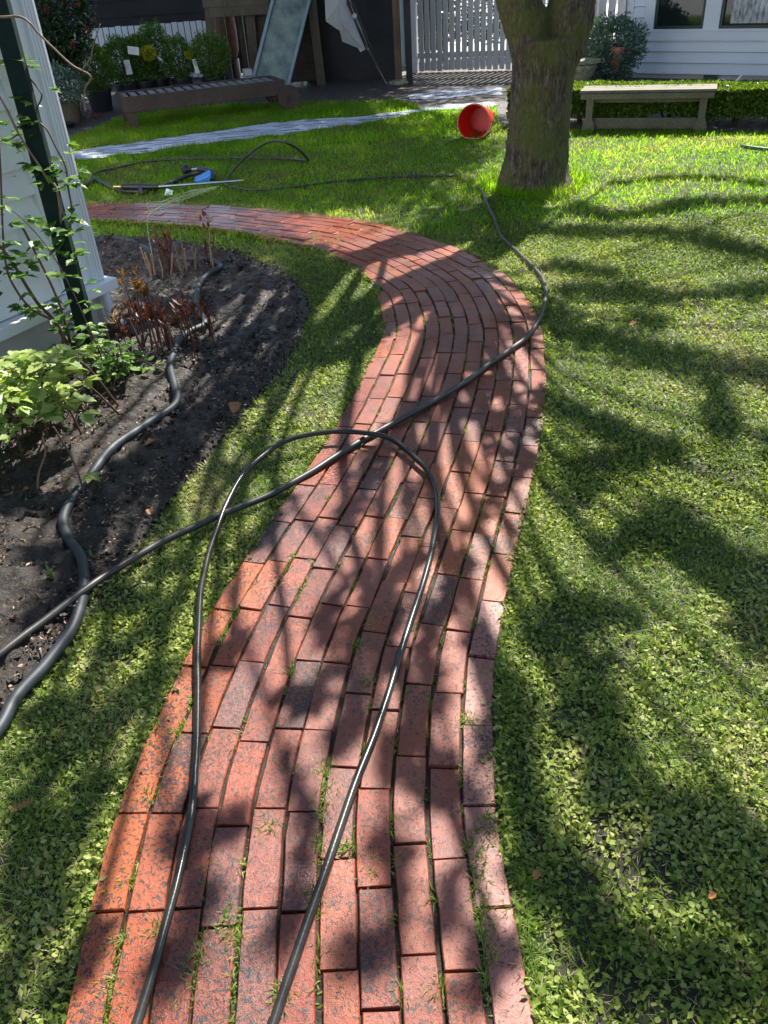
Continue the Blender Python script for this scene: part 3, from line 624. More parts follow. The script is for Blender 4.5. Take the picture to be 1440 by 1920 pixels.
for s_ in ST:
    pp = [G(*q) for q in s_[0]]; z_ = np.linspace(s_[2], s_[3], len(pp)); z_ = 2.0+(z_-3)*.72; P_ = spline([lift(q, z) for q, z in zip(pp, z_)], 10)
    P_ = P_+np.stack([vnoise(P_[:, 0], P_[:, 2], 3, 61)-.5, vnoise(P_[:, 1], P_[:, 2], 3, 62)-.5, 0*P_[:, 0]], 1)*.12
    ln = np.linalg.norm(np.diff(P_, axis=0), axis=1).sum(); hw = s_[1]
    br.tube(P_, np.linspace(s_[5], s_[5]*.4, len(P_)), 8)
    # connect to a limb
    dd = np.linalg.norm(limbs-P_[0], axis=1)+1.2*np.maximum(0, limbs[:, 2]-P_[0][2]); tgt = limbs[dd.argmin()]
    mid = (tgt+P_[0])/2+np.array([0, 0, .25+.1*np.linalg.norm(tgt-P_[0])])
    br.tube(spline([tgt, mid, P_[0]], 6), np.linspace(.02, .012, 13), 7)
    n = int(s_[4]*1.9*(ln*2*hw)/(.050*.038*.55)); kk = rng.random(n)*(len(P_)-1.01); base = P_[kk.astype(int)]
    off = rng.normal(0, 1, (n, 3)); off = off/np.linalg.norm(off, axis=1)[:, None]*(hw*.98*rng.random(n)**.6)[:, None]
    bl.append(base+off)
L_ = np.vstack(bl); n = len(L_)
# outer crown towards the far right side and sky
br.build('branches', M_bark, tree, smooth=True)
scatter('foliage', L_, rdir(n, -.6, .6), rdir(n, -.5, .5), rng.uniform(.035, .066, n), rng.uniform(.025, .046, n), LEAF, M_crown, tree)

# ------------------------------------------------------------------ trees behind the fence that shade the back of the yard
def back_tree(name, loc, label, h, blobs, seed):
    t = thing(name, loc, label, 'tree', None)
    m = MB(); P_ = spline([(loc[0], loc[1], -.05), (loc[0]+.1, loc[1], h*.3), (loc[0]-.1, loc[1], h*.6), (loc[0], loc[1], h)], 6)
    m.tube(P_, np.linspace(.28, .08, len(P_)), 14)
    for (c, r_, cov) in blobs:
        st = P_[min(len(P_)-1, int(len(P_)*.55))]; m.tube(spline([st, (np.array(st)+c)/2+[0, 0, .3], c], 5), np.linspace(.1, .03, 11), 8)
    m.build('trunk', M_bark, t, smooth=True)
    Q = []
    for (c, r_, cov) in blobs:
        n = int(cov*1.3*math.pi*r_[0]*r_[1]/(.09*.07*.5)); o_ = rng.normal(0, 1, (n, 3)); o_ /= np.linalg.norm(o_, axis=1)[:, None]
        o_ *= (rng.random(n)**.4)[:, None]; Q.append(np.array(c)+o_*np.array(r_))
    Q = np.vstack(Q); n = len(Q)
    scatter('crown', Q, rdir(n, -.7, .5), rdir(n, -.6, .6), rng.uniform(.06, .11, n), rng.uniform(.05, .08, n), LEAF, M_crown, t)
def blob(px, py, z, rx, ry, cov=1.3):
    return (lift(G(px, py), z), (rx, ry, .5), cov)
back_tree('tree', (-3.6, 17.6, 0), 'tall leafy tree behind the dark boarded wall and play frame', 9.,
          [blob(240, 330, 6.6, 1.3, 1.1, 1.5), blob(420, 300, 7, 1.4, 1.5, 1.7), blob(600, 290, 7, 1.3, 1.4, 1.7), blob(330, 385, 6.6, 1.0, .35, .8), blob(520, 375, 6.2, 1.2, .7, 1.7), blob(200, 420, 6.2, .9, .7, 1.5), blob(250, 470, 6, 1.1, .6, 1.8), blob(420, 250, 8, 1.8, 1.4, 1.7), blob(440, 340, 7, 1.2, .9, 1.5), blob(770, 300, 7, .8, .9, 1.3), blob(300, 195, 7.6, 2.0, 1.4, 1.5), blob(480, 175, 7.6, 1.6, 1.4, 1.8), blob(640, 170, 7.4, 1.4, 1.4, 1.8), blob(180, 205, 7.2, 1.2, 1.3, 1.3), blob(420, 160, 8.5, 2.2, 1.2, 1.5),
           blob(700, 310, 7, .9, 1.0, 1.3), blob(300, 240, 8, 1.9, 1.3, 1.7), blob(560, 220, 8, 1.8, 1.3, 1.6), blob(730, 240, 7.6, 1.3, .8, 1.1), blob(200, 250, 7.6, .9, .9, 1.0),
           blob(380, 500, 6, .8, .45, 1.4), blob(640, 360, 6.3, .7, .5, 1.3), blob(250, 480, 6, .7, .5, 1.4)], 3)
back_tree('tree', (1.6, 18.6, 0), 'spreading leafy tree beyond the white picket gate', 9.,
          [blob(800, 290, 7.2, .9, .8, 1.3), blob(820, 180, 8, 1.6, 1.0, 1.2), blob(770, 370, 6.6, .6, .5, 1.3), blob(860, 410, 6.4, .7, .4, 1.2), blob(950, 400, 6.2, .6, .35, 1.3), blob(880, 235, 7.6, .7, .5, 1.2), blob(840, 345, 6.6, .5, .35, 1.0)], 4)

# ------------------------------------------------------------------ hoses
def hose(name, pts, r_, mat, label, group=None, z0=None, n=12, per=8, ridges=0, parent=None):
    P_ = []
    for q in pts:
        z = q[2] if len(q) > 2 else z0
        P_.append(G(q[0], q[1], z))
    P_ = spline(P_, per); q_ = np.linalg.norm(np.gradient(P_, axis=0), axis=1).cumsum(); P_[:, 0] += (vnoise(q_, q_*0+len(P_), 7, 51)-.5)*.006; P_[:, 1] += (vnoise(q_, q_*0+3, 6, 52)-.5)*.006; m = MB(); m.tube(P_, r_*(1+.06*(vnoise(q_, q_*0, 25, 53)-.5)), n); o = m.build(name, mat, parent, smooth=True)
    if parent is None: tag(o, label, 'hose', group)
    return o
b3 = BR_TOP+.010
hose('hose', [(235, 1985, b3), (256, 1920, b3), (306, 1750, b3), (337, 1637, b3), (359, 1531, b3), (367, 1406, b3), (369, 1281, b3), (375, 1125, .035), (387, 1062, .03), (403, 1000, .03), (425, 945, .04), (455, 890, .05), (500, 848, .06), (550, 822, .065), (625, 809, .065), (694, 813, .062), (733, 824, .05), (768, 848, .045), (799, 879, .04), (816, 918, b3), (820, 964, b3), (814, 1010, b3), (794, 1094, b3), (756, 1206, b3), (712, 1350, b3), (662, 1487, b3), (619, 1612, b3), (562, 1769, b3), (512, 1912, b3), (490, 1985, b3)],
     .0098, M_hoseC, 'shiny wet black hose looped into an arch over the brick path in the foreground', 14)
hose('hose', [(-60, 1275, .05), (0, 1228, .06), (83, 1163, .055), (167, 1100, .05), (233, 1057, .035), (300, 1017, .03), (367, 987, .03), (410, 967, .03), (500, 930, .03), (580, 887, .035), (620, 862, .036), (682, 824, .036), (752, 786, .036), (814, 751, .036), (869, 718, .036), (909, 688, .036), (957, 655, .036), (991, 629, .035), (1014, 595, .03), (1024, 556, .022), (1021, 532, .022), (1005, 507, .022), (972, 474, .022), (942, 445, .022), (930, 418, .022), (915, 385, .022), (905, 362, .02), (895, 350, .015)],
     .0118, M_hoseB, 'dull grey-brown hose lying diagonally across the brick path and lawn')
hose('hose', [(170, 447, .03), (205, 446, .035), (240, 450, .04), (262, 460, .04), (290, 470, .04), (340, 485, .035), (388, 486, .04), (408, 492, .045), (414, 501, .045), (396, 511, .045), (378, 526, .045), (370, 550, .05), (372, 580, .05), (384, 600, .05), (378, 612, .05), (350, 625, .05), (328, 655, .05), (320, 690, .05), (327, 725, .05), (332, 748, .05), (318, 768, .05), (260, 805, .055), (210, 840, .055), (170, 890, .055), (135, 935, .05), (118, 975, .05), (130, 1010, .05), (152, 1048, .045), (158, 1100, .035), (143, 1157, .035), (123, 1197, .035), (83, 1250, .03), (33, 1305, .03), (0, 1362, .03), (-50, 1420, .03)],
     .0175, M_hoseA, 'thick blue-black hose winding along the soil of the flower bed', n=14)
hose('hose', [(100, 362, .02), (142, 352, .02), (163, 346, .02), (178, 337, .03), (192, 343, .02), (214, 354, .02), (243, 359, .02), (279, 357, .02), (315, 345, .02), (351, 330, .03), (373, 323, .05), (392, 322, .05)],
     .019, M_black, 'thick black hose curling to the blue sprayer on the back lawn')
hose('hose', [(178, 338, .03), (172, 330, .05), (185, 322, .03), (207, 317, .02), (264, 305, .02), (337, 298, .02), (445, 296, .02), (535, 298, .02), (573, 301, .05), (576, 298, .10), (560, 281, .22), (535, 267, .32), (510, 265, .30), (481, 278, .2), (452, 303, .1), (431, 328, .03), (421, 341, .02), (424, 347, .02), (445, 353, .02), (477, 356, .02), (535, 352, .02), (589, 346, .02), (640, 339, .02), (760, 331, .02), (852, 330, .02)],
     .0105, M_hoseB, 'thin dark green hose with one raised arch on the shaded back lawn')
hose('hose', [(1392, 274, .03), (1410, 277, .03), (1440, 280, .03), (1500, 284, .03)], .015, M_green, 'pale green hose end at the right edge of the sunny lawn')

# ------------------------------------------------------------------ pressure lance and sprayer
a0, a1, a2, a3 = G(214, 350, .06), G(228, 350, .06), G(297, 350, .05), G(450, 339, .03)
t = thing('pressure_lance', a1*[1, 1, 0], 'long pressure washer lance with black grip and steel wand lying on shaded grass', 'lance')
m = MB(); m.tube([a1, a1+(a2-a1)*.3, a1+(a2-a1)*.6, a2], [.02, .028, .026, .02], 12); m.beam(a1+(a2-a1)*.5, a1+(a2-a1)*.6+[0, -.12, -.04], .03, .03); m.build('grip', M_black, t, smooth=False)
m = MB(); m.tube([a0, a1], .014, 10); m.build('connector', M_brass, t)
m = MB(); m.tube([a2, a3], .009, 10); m.build('wand', M_steel, t)
m = MB(); m.tube([a3, a3+(a3-a2)*.05], .013, 10); m.build('nozzle', M_brass, t)
s0, s1, s2 = G(346, 318, .06), G(373, 317, .08), G(400, 325, .07)
t = thing('foam_sprayer', G(383, 342), 'small hose sprayer with round black head and blue plastic bottle on shaded grass', 'sprayer')
m = MB(); m.lathe([(.02, 0), (.045, .01), (.045, .04), (.02, .06), (.02, .1)], s0, nrm(s1-s0), 16); m.build('spray_head', M_black, t)
m = MB(); m.tube([s0, s1], .011, 10); m.build('tube', M_steel, t)
m = MB(); m.tube(spline([s1, (s1+s2)/2+[0, 0, .01], s2, G(398, 338, .03)], 5), .022, 10); m.build('grip', M_black, t)
c = G(383, 343, 0); m = MB()
m.hexa([c+[-.09, -.04, .03], c+[-.035, -.045, .0], c+[.095, -.045, .0], c+[.08, -.04, .085]], [c+[-.09, .06, .04], c+[-.035, .07, .0], c+[.095, .07, .0], c+[.065, .06, .105]])
m.build('bottle', M_bluep, t, bevel=.015)
m = MB(); q = G(315, 366, .008); m.add([q+[-.035, 0, 0], q+[.04, -.015, .004], q+[.03, .10, .012], q+[-.03, .12, .03], q+[0, .05, .0]], [(0, 1, 4), (1, 2, 4), (2, 3, 4), (3, 0, 4)])
tag(m.build('paper_scrap', M_paper), 'crumpled white scrap of paper on shaded grass beside the brick path', 'paper')

# ------------------------------------------------------------------ bucket
rim = V(888, 229, G(890, 262)[1]+.02); ax = nrm([.36, .92, -.10]); R_ = .160; sc_ = R_/.16
rim[2] = R_*.97+.0
t = thing('bucket', (rim[0]+.05, rim[1]+.15, 0), 'bright red plastic bucket lying on its side on the lawn left of the tree', 'bucket')
m = MB(); Lb = .36
m.lathe([(.001, Lb-.012), (.118, Lb-.012), (.134, Lb*.5), (R_-.004, .0), (R_+.004, -.003), (R_+.006, .012), (R_, .016), (.152, .06), (.150, .063), (.126, Lb), (.001, Lb)], rim, ax, 64)
m.build('shell', M_redp, t)
m = MB(); m.lathe([(R_+.002, .018), (R_+.008, .02), (R_+.008, .03), (R_-.002, .032)], rim, ax, 48, cap=False); m.lathe([(R_-.005, -.002), (R_-.003, -.006), (R_+.004, -.006), (R_+.006, .002)], rim, ax, 48, cap=False); m.build('rim', simple('pale_red_rim', (.85, .14, .08), .4, .1), t, smooth=True)  # rim in a paler red than the shell
xx = nrm(np.cross(ax, [0, 0, 1])); dn = nrm([0, -.12, -1.]); arc = []
for k in range(13):
    a = math.pi*k/12; arc.append(rim+ax*.02+xx*math.cos(a)*(R_+.012)+(np.array([0, 0, -1])*.97-ax*.05)*math.sin(a)*(R_+.0))
m = MB(); arc = [np.array([p[0], p[1]-.02, max(p[2]-.0, .012)]) for p in arc]; m.tube(spline(arc, 3), .004, 8); m.build('handle', M_steel, t, smooth=True)

# ------------------------------------------------------------------ wooden bench
A = G(1101, 247); B2 = G(1311, 247); u = nrm(B2-A); nb = np.array([-u[1], u[0], 0]); bt = V(1101, 178, A[1]-.02)[2]
t = thing('wooden_bench', (A+B2)/2, 'weathered grey wooden trestle bench on the sunny lawn in front of the hedge', 'bench')
Wd = .34; zt = bt; Lb = np.linalg.norm(B2-A)
m = MB()
for k in range(3):
    o_ = nb*(Wd*(k+.5)/3); m.beam(A-u*.10+o_+[0, 0, zt+.02], B2+u*.10+o_+[0, 0, zt+.02], Wd/3-.008, .025, side=nb)
m.build('seat', M_wgrey, t, bevel=.003)
m = MB(); m.beam(A-u*.09+nb*.012+[0, 0, zt-.022], B2+u*.09+nb*.012+[0, 0, zt-.022], .022, .05, side=nb); m.beam(A-u*.09+nb*(Wd-.012)+[0, 0, zt-.022], B2+u*.09+nb*(Wd-.012)+[0, 0, zt-.022], .022, .05, side=nb)
m.build('apron', M_wgrey, t, bevel=.003)
for e in (A+u*.0, B2-u*.0):
    for o_ in (.05, Wd-.05):
        m = MB(); p = e+nb*o_; w1 = .075
        prof = [(-.065, 0), (.065, 0), (.06, zt*.12), (.032, zt*.35), (.036, zt-.048), (-.036, zt-.048), (-.032, zt*.35), (-.06, zt*.12)]
        a_ = [p+u*q[0]-nb*.02+[0, 0, q[1]] for q in prof]; b__ = [p+u*q[0]+nb*.02+[0, 0, q[1]] for q in prof]
        n_ = len(prof); m.add(a_+b__, [tuple(range(n_)), tuple(range(2*n_-1, n_-1, -1))]+[(i, i+n_, (i+1) % n_+n_, (i+1) % n_) for i in range(n_)])
        m.build('leg', M_wgrey, t, bevel=.003)
m = MB(); m.beam(A+nb*.10+[0, 0, zt*.79], B2+nb*.10+[0, 0, zt*.79], .025, .035, side=nb); m.build('stretcher', M_wgrey, t, bevel=.003)
m = MB(); m.beam(A+nb*.10+[0, 0, .06], B2+nb*.10+[0, 0, .06], .025, .10, side=nb); m.build('foot_board', M_wgrey, t, bevel=.003)

# ------------------------------------------------------------------ clipped hedge
h0 = G(950, 238); h1 = G(1440, 244); uh = nrm(h1-h0); nh = np.array([-uh[1], uh[0], 0]); hz = PL(1250, 168, h0, nh)[2]; hl = np.linalg.norm(h1-h0)+2.5; hd = .55
hedge = thing('hedge', h0+uh*hl/2, 'low clipped green hedge with bare stems at its foot, running behind bench and tree', 'hedge')
n = 120000; a = rng.random(n)*hl; face = rng.random(n); b = rng.random(n)*hd; c = .04+(hz-.04)*rng.random(n)
top_ = face < .36; fr = (face >= .36) & (face < .72); bk = (face >= .72) & (face < .8); en = (face >= .8) & (face < .84)
lump = .05*(vnoise(a, c, 5, 71)-.5)
c = np.where(top_, hz-.0+.03*(vnoise(a, b, 7, 72)-.5)-rng.random(n)*.03, c); b = np.where(fr, rng.random(n)*.06+lump, b); b = np.where(bk, hd-rng.random(n)*.05, b); a = np.where(en, rng.random(n)*.06, a)
gapn = vnoise(a, c*0, 3.2, 73); k = c > .02+.10*gapn+.05*rng.random(n); a, b, c = a[k], b[k], c[k]; n = len(a)
P_ = h0+a[:, None]*uh+b[:, None]*nh+c[:, None]*np.array([0, 0, 1])
scatter('foliage', P_, rdir(n, -.2, 1), rdir(n, -.6, .6), rng.uniform(.022, .036, n), rng.uniform(.016, .024, n), LEAF, M_hedge, hedge)
m = MB()
for k in range(int(hl/.30)):
    c0 = h0+uh*(.12+k*.30+rng.normal(0, .03))+nh*(hd*.5)
    for q in range(7):
        d_ = np.array([rng.normal(0, .09), rng.normal(0, .10), .30]); m.tube([c0+[rng.normal(0, .02), rng.normal(0, .02), 0], c0+d_*.5+[0, 0, .03], c0+d_], [.012, .008, .005], 6)
m.build('stems', M_stem, hedge)

# ------------------------------------------------------------------ clapboard walls
def clap(m, p0, u, nn, L, z0, z1, sp, gp_=.004, holes=()):
    z = z0
    while z < z1-1e-3:
        zt_ = min(z+sp, z1); segs = [(0, L)]
        for (a, b, hz0, hz1) in holes:
            if zt_ > hz0+1e-3 and z < hz1-1e-3:
                ns = []
                for s_ in segs:
                    if s_[0] < a: ns.append((s_[0], min(a, s_[1])))
                    if s_[1] > b: ns.append((max(b, s_[0]), s_[1]))
                segs = [q for q in ns if q[1]-q[0] > .02]
        for (a, b) in segs:
            A_ = p0+u*a+[0, 0, gp_]; B_2 = p0+u*b+[0, 0, gp_]
            lo = .026; hi = .002
            m.hexa([A_+[0, 0, z]-nn*.05, B_2+[0, 0, z]-nn*.05, B_2+[0, 0, z]+nn*lo, A_+[0, 0, z]+nn*lo],
                   [A_+[0, 0, zt_-gp_]-nn*.05, B_2+[0, 0, zt_-gp_]-nn*.05, B_2+[0, 0, zt_-gp_]+nn*hi, A_+[0, 0, zt_-gp_]+nn*hi])
        z = zt_
# left house
C0 = G(208, 612); wd = nrm([math.sin(rad(30)), math.cos(rad(30)), 0]); wn = np.array([wd[1], -wd[0], 0]); ub = -wd
zl = V(184, 520, C0[1])[2]
house = thing('house', C0+ub*3, 'white clapboard house corner with grey foundation at the left edge, beside the flower bed', 'house')
m = MB(); clap(m, C0+ub*.26, ub, wn, 7., zl, 3.2, .118); m.build('wall', M_white, house)
m = MB(); m.beam(C0+ub*.155+wn*.0+[0, 0, zl], C0+ub*.155+[0, 0, 3.2], .21, .05, side=ub); m.build('corner_board', M_white, house, bevel=.003)
m = MB(); m.beam(C0+ub*.035+wn*.012+[0, 0, zl], C0+ub*.035+wn*.012+[0, 0, 3.2], .07, .07, side=ub)
for q in (-.018, .0, .018): m.beam(C0+ub*(.035+q)+wn*.05+[0, 0, zl], C0+ub*(.035+q)+wn*.05+[0, 0, 3.2], .007, .008, side=ub)
m.build('corner_moulding', M_white, house, bevel=.002)
m = MB(); m.beam(C0-ub*.04+wn*.03+[0, 0, zl-.03], C0+ub*7.2+wn*.03+[0, 0, zl-.03], .12, .055, side=wn); m.build('sill_ledge', M_white, house, bevel=.004)
m = MB(); m.beam(C0+ub*.02-wn*.03+[0, 0, (zl-.06)/2], C0+ub*7.2-wn*.03+[0, 0, (zl-.06)/2], .08, zl-.06, side=wn); m.build('foundation', M_found, house)
m = MB(); dd_ = -wn; m.hexa([C0+dd_*.05+wd*0+[0, 0, 0], C0+dd_*5+[0, 0, 0], C0+dd_*5-wd*.2+[0, 0, 0], C0+dd_*.05-wd*.2], [C0+dd_*.05+[0, 0, 3.2], C0+dd_*5+[0, 0, 3.2], C0+dd_*5-wd*.2+[0, 0, 3.2], C0+dd_*.05-wd*.2+[0, 0, 3.2]])
m.build('end_wall', M_white, house)
m = MB(); m.hexa([C0+wn*.06+wd*.05+[0, 0, 3.2], C0+wn*.06+ub*7.5+[0, 0, 3.2], C0-wn*5+ub*7.5+[0, 0, 3.2], C0-wn*5+wd*.3+[0, 0, 3.2]], [C0+wn*.06+wd*.05+[0, 0, 3.3], C0+wn*.06+ub*7.5+[0, 0, 3.3], C0-wn*2.5+ub*7.5+[0, 0, 4.6], C0-wn*2.5+wd*.3+[0, 0, 4.6]])
m.build('roof', M_wdark, house)
m = MB(); q = C0+ub*.03+wn*.055; m.tube(spline([q+[0, 0, zl-.07], q+[0, 0, .2], q+[0, 0, .08], q+wn*.07+[0, 0, .03]], 5), .026, 14); m.build('drain_pipe', M_white, house, smooth=True)
m = MB(); q = G(213, 606, .03)+[0, 0, 0]; m.tube([q+[.03*math.cos(a), 0, .04+.04*math.sin(a)] for a in np.linspace(-1.5, 1.6, 9)], .003, 6); m.build('drain_clip', M_white, house)
# right house
R0 = G(1160, 146); R1 = G(1440, 153); ur = nrm(R1-R0); nr = np.array([ur[1], -ur[0], 0])
if nr[1] > 0: nr = -nr
RQ = lambda x, y: PL(x, y, R0, nr)
sR = lambda x, y: (np.dot(RQ(x, y)-R0, ur), RQ(x, y)[2])
rh = thing('house', R0+ur*2, 'white clapboard house with two dark-framed windows behind the hedge at upper right', 'house')
w1 = (sR(1226, 53)[0], sR(1319, 53)[0]); w2 = (sR(1348, 54)[0], sR(1348, 54)[0]+1.15); zs = sR(1270, 54)[1]
ta = sR(1208, 60)[0]; zt0 = sR(1270, 60)[1]
m = MB(); clap(m, R0+ur*.13, ur, nr, 7., .06, 3., .128, .007, holes=[(ta-.13, w2[1]+.15-.13, zt0-.0, 2.3)]); m.build('wall', M_white, rh)
m = MB(); m.beam(R0+ur*.065+[0, 0, .05], R0+ur*.065+[0, 0, 3.], .13, .07, side=ur); m.build('corner_board', M_white, rh, bevel=.003)
m = MB(); zm = 2.3
for (a, b) in ((ta, w1[0]), (w1[1], w2[0]), (w2[1], w2[1]+.15)):
    m.beam(R0+ur*(a+b)/2+nr*.004+[0, 0, zt0], R0+ur*(a+b)/2+nr*.004+[0, 0, zm], b-a, .06, side=ur)
zb0 = .06+math.floor((zt0-.06)/.128)*.128; m.beam(R0+ur*ta+nr*.012+[0, 0, (zs-.02+zb0)/2], R0+ur*(w2[1]+.15)+nr*.012+[0, 0, (zs-.02+zb0)/2], .05, zs-.02-zb0, side=nr); m.beam(R0+ur*(ta-.01)+nr*.03+[0, 0, zt0+.02], R0+ur*(w2[1]+.16)+nr*.03+[0, 0, zt0+.02], .03, .03, side=nr)
m.beam(R0+ur*ta+nr*.004+[0, 0, zm+.05], R0+ur*(w2[1]+.15)+nr*.004+[0, 0, zm+.05], .06, .12, side=nr)
m.build('window_trim', M_white, rh, bevel=.003)
for wi, (a, b) in enumerate((w1, w2)):
    m = MB(); zb_ = zs-.018
    for s_, e_ in (((a+.018, zb_), (a+.018, zm)), ((b-.018, zb_), (b-.018, zm))): m.beam(R0+ur*s_[0]-nr*.005+[0, 0, s_[1]], R0+ur*e_[0]-nr*.005+[0, 0, e_[1]], .036, .04, side=ur)
    m.beam(R0+ur*(a+.036)-nr*.005+[0, 0, zb_+.025], R0+ur*(b-.036)-nr*.005+[0, 0, zb_+.025], .04, .05, side=nr)
    m.beam(R0+ur*(a+.036)-nr*.005+[0, 0, zm-.02], R0+ur*(b-.036)-nr*.005+[0, 0, zm-.02], .04, .04, side=nr)
    fr_ = m.build('window', M_sash, rh)
    m = MB(); m.beam(R0+ur*(a+.036)-nr*.02+[0, 0, (zb_+.05+zm-.04)/2], R0+ur*(b-.036)-nr*.02+[0, 0, (zb_+.05+zm-.04)/2], .006, zm-zb_-.09, side=nr)
    if wi == 1:
        gl = m.build('pane', M_glass, fr_)
        m = MB(); nseg = 40
        for k in range(nseg):
            x0_ = a+.12+(b-.15-a)*k/nseg; x1_ = a+.12+(b-.15-a)*(k+1)/nseg; f0 = .008*math.sin(k*1.3); f1 = .008*math.sin((k+1)*1.3)
            m.add([R0+ur*x0_+nr*(-.008+f0*.3)+[0, 0, zb_+.07], R0+ur*x1_+nr*(-.008+f1*.3)+[0, 0, zb_+.07], R0+ur*x1_+nr*(-.008+f1*.3)+[0, 0, zm-.06], R0+ur*x0_+nr*(-.008+f0*.3)+[0, 0, zm-.06]], [(0, 1, 2, 3)])
        m.build('lace_curtain', M_lace, fr_)
    else: m.build('pane', M_glass, fr_)
m = MB(); m.beam(R0-nr*.12+[0, 0, -.0], R0+ur*7.2-nr*.12+[0, 0, 0], .2, .2, side=nr); m.build('foundation', M_found, rh)
m = MB(); m.beam(R0+ur*.02-nr*.05+[0, 0, 1.5], R0-nr*5+ur*.02+[0, 0, 1.5], .06, 3., side=ur); m.build('side_wall', M_white, rh)
m = MB(); m.beam(R0-nr*.9+[0, 0, 1.5], R0+ur*7.4-nr*.9+[0, 0, 1.5], .1, 3., side=nr); m.build('inner_wall', M_found, rh)
m = MB(); m.hexa([R0+nr*.4-ur*.3+[0, 0, 3.], R0+nr*.4+ur*7.5+[0, 0, 3.], R0-nr*5+ur*7.5+[0, 0, 3.], R0-nr*5-ur*.3+[0, 0, 3.]], [R0+nr*.4-ur*.3+[0, 0, 3.1], R0+nr*.4+ur*7.5+[0, 0, 3.1], R0-nr*2.3+ur*7.5+[0, 0, 4.6], R0-nr*2.3-ur*.3+[0, 0, 4.6]])
m.build('roof', M_wdark, rh)
m = MB(); q = sR(1321, 146)[0]; m.beam(R0+ur*q+nr*.03+[0, 0, sR(1321, 144)[1]-.02], R0+ur*(q+.16)+nr*.03+[0, 0, sR(1321, 144)[1]-.02], .03, .10, side=nr); m.build('vent', M_sash, rh)
m = MB(); q = [RQ(x_, y_)+nr*.06 for x_, y_ in ((1179, 0), (1178, 25), (1173, 50), (1172, 58), (1174, 70), (1172, 80))]; m.tube(spline([q[0]+[0, 0, 1.0]]+q, 5), .006, 6)
q2 = [RQ(x_, y_)+nr*.06 for x_, y_ in ((1172, 58), (1163, 54), (1150, 53), (1135, 60))]; m.tube(spline(q2, 5), .006, 6); m.build('cable', M_black, rh)

# ------------------------------------------------------------------ picket fences and gate
def pickets(m, p0, u, L, z0, z1, pitch, wdt, th=.02):
    nn = np.array([-u[1], u[0], 0]); k = 0
    while k*pitch < L:
        c = p0+u*(k*pitch+wdt/2); dz = rng.normal(0, .006); m.beam(c+[0, 0, z0+dz], c+[0, 0, z1+dz], wdt, th, side=u); k += 1
g0 = G(776, 137); g1 = G(985, 132); ug = nrm(g1-g0); ng = np.array([ug[1], -ug[0], 0])
gate = thing('picket_gate', (g0+g1)/2, 'tall white picket gate with narrow gaps, standing left of the tree trunk', 'gate')
m = MB(); pickets(m, g0+ug*.10, ug, np.linalg.norm(g1-g0)+.9, .03, 1.85, .099, .076); m.build('pickets', M_white2, gate)
for z_ in (.24, 1.02, 1.68):
    m = MB(); m.beam(g0-ng*.035+[0, 0, z_], g0+ug*3.-ng*.035+[0, 0, z_], .035, .08, side=ng); m.build('rail', M_white2, gate)
m = MB(); m.beam(g0+ug*.03+[0, 0, .0], g0+ug*.03+[0, 0, 1.95], .085, .09, side=ug); m.build('post', M_white, gate, bevel=.004)
gs = thing('shrub', (3.2, g1[1]+1.6, 0), 'dark shrubs glimpsed through the gaps of the white picket gate', 'shrub')
bush(gs, (2.2, g0[1]+1.6, .95), 1.3, .35, .78, 9000, M_dark, .08, seed=31); bush(gs, (.9, g0[1]+1.6, 1.0), .7, .35, .8, 4000, M_dark, .08, name='foliage', seed=32)
m = MB(); m.tube([(1.6, g0[1]+1.6, 0), (1.7, g0[1]+1.6, 1.)], .04, 8); m.build('stem', M_stem, gs)
# small fence right of the trunk
f0 = V(1085, 60, R0[1]+.55); f0[2] = 0; f1 = R0+np.array([.02, .45, 0]); uf = nrm(f1-f0)
fe = thing('picket_fence', (f0+f1)/2, 'short white picket fence panel with cut-out notches between tree trunk and right house', 'fence')
m = MB(); pickets(m, f0, uf, np.linalg.norm(f1-f0)+.1, .03, 1.9, .125, .10); m.build('pickets', M_white2, fe)
nf = np.array([uf[1], -uf[0], 0])
for z_ in (.4, 1.6):
    m = MB(); m.beam(f0+[0, .03, z_], f1+[0, .03, z_], .03, .08, side=nf); m.build('rail', M_white2, fe)
for k, z_ in enumerate((1.12, .92, 1.02, .98)):
    m = MB(); c = f0+uf*(.115+k*.125*2); m.beam(c+nf*.0+[0, .005, z_], c+[0, .005, z_+.16], .06, .014, side=uf); m.build('gap_block', M_white2, fe)
# left fence (low, top visible)
ff0 = V(60, 80, 15.6); ff0[2] = 0; ff1 = V(388, 60, 15.9); ff1[2] = 0; uq = nrm(ff1-ff0); zf = PL(300, 44, ff0, np.array([-uq[1], uq[0], 0]))[2]
lf = thing('picket_fence', (ff0+ff1)/2, 'long low white picket fence behind the potted box shrubs and lounger', 'fence')
ff0 = ff0-uq*2.5
m = MB(); pickets(m, ff0, uq, np.linalg.norm(ff1-ff0), .04, zf, .102, .088); m.build('pickets', M_white, lf)
for z_ in (.3, zf-.32):
    m = MB(); m.beam(ff0+[0, .03, z_], ff1+[0, .03, z_], .03, .07, side=(uq[1], -uq[0], 0)); m.build('rail', M_white2, lf)
# dark buildings behind
sh = thing('shed', (-5.5, 17.5, 0), 'dark boarded outbuilding behind the low white picket fence at upper left', 'building')
m = MB(); p0 = np.array([-12., 16.7, 0]); clap(m, p0, np.array([1., 0, 0]), np.array([0, -1., 0]), 10.2, 0., 2.0, .24, .0); m.build('wall', M_wdark, sh)
m = MB(); m.hexa([(-12.2, 16.5, 2.0), (-1.6, 16.5, 2.0), (-1.6, 21, 2.0), (-12.2, 21, 2.0)], [(-12.2, 16.5, 2.04), (-1.6, 16.5, 2.04), (-1.6, 18.5, 2.5), (-12.2, 18.5, 2.5)]); m.build('roof', M_wdark, sh)
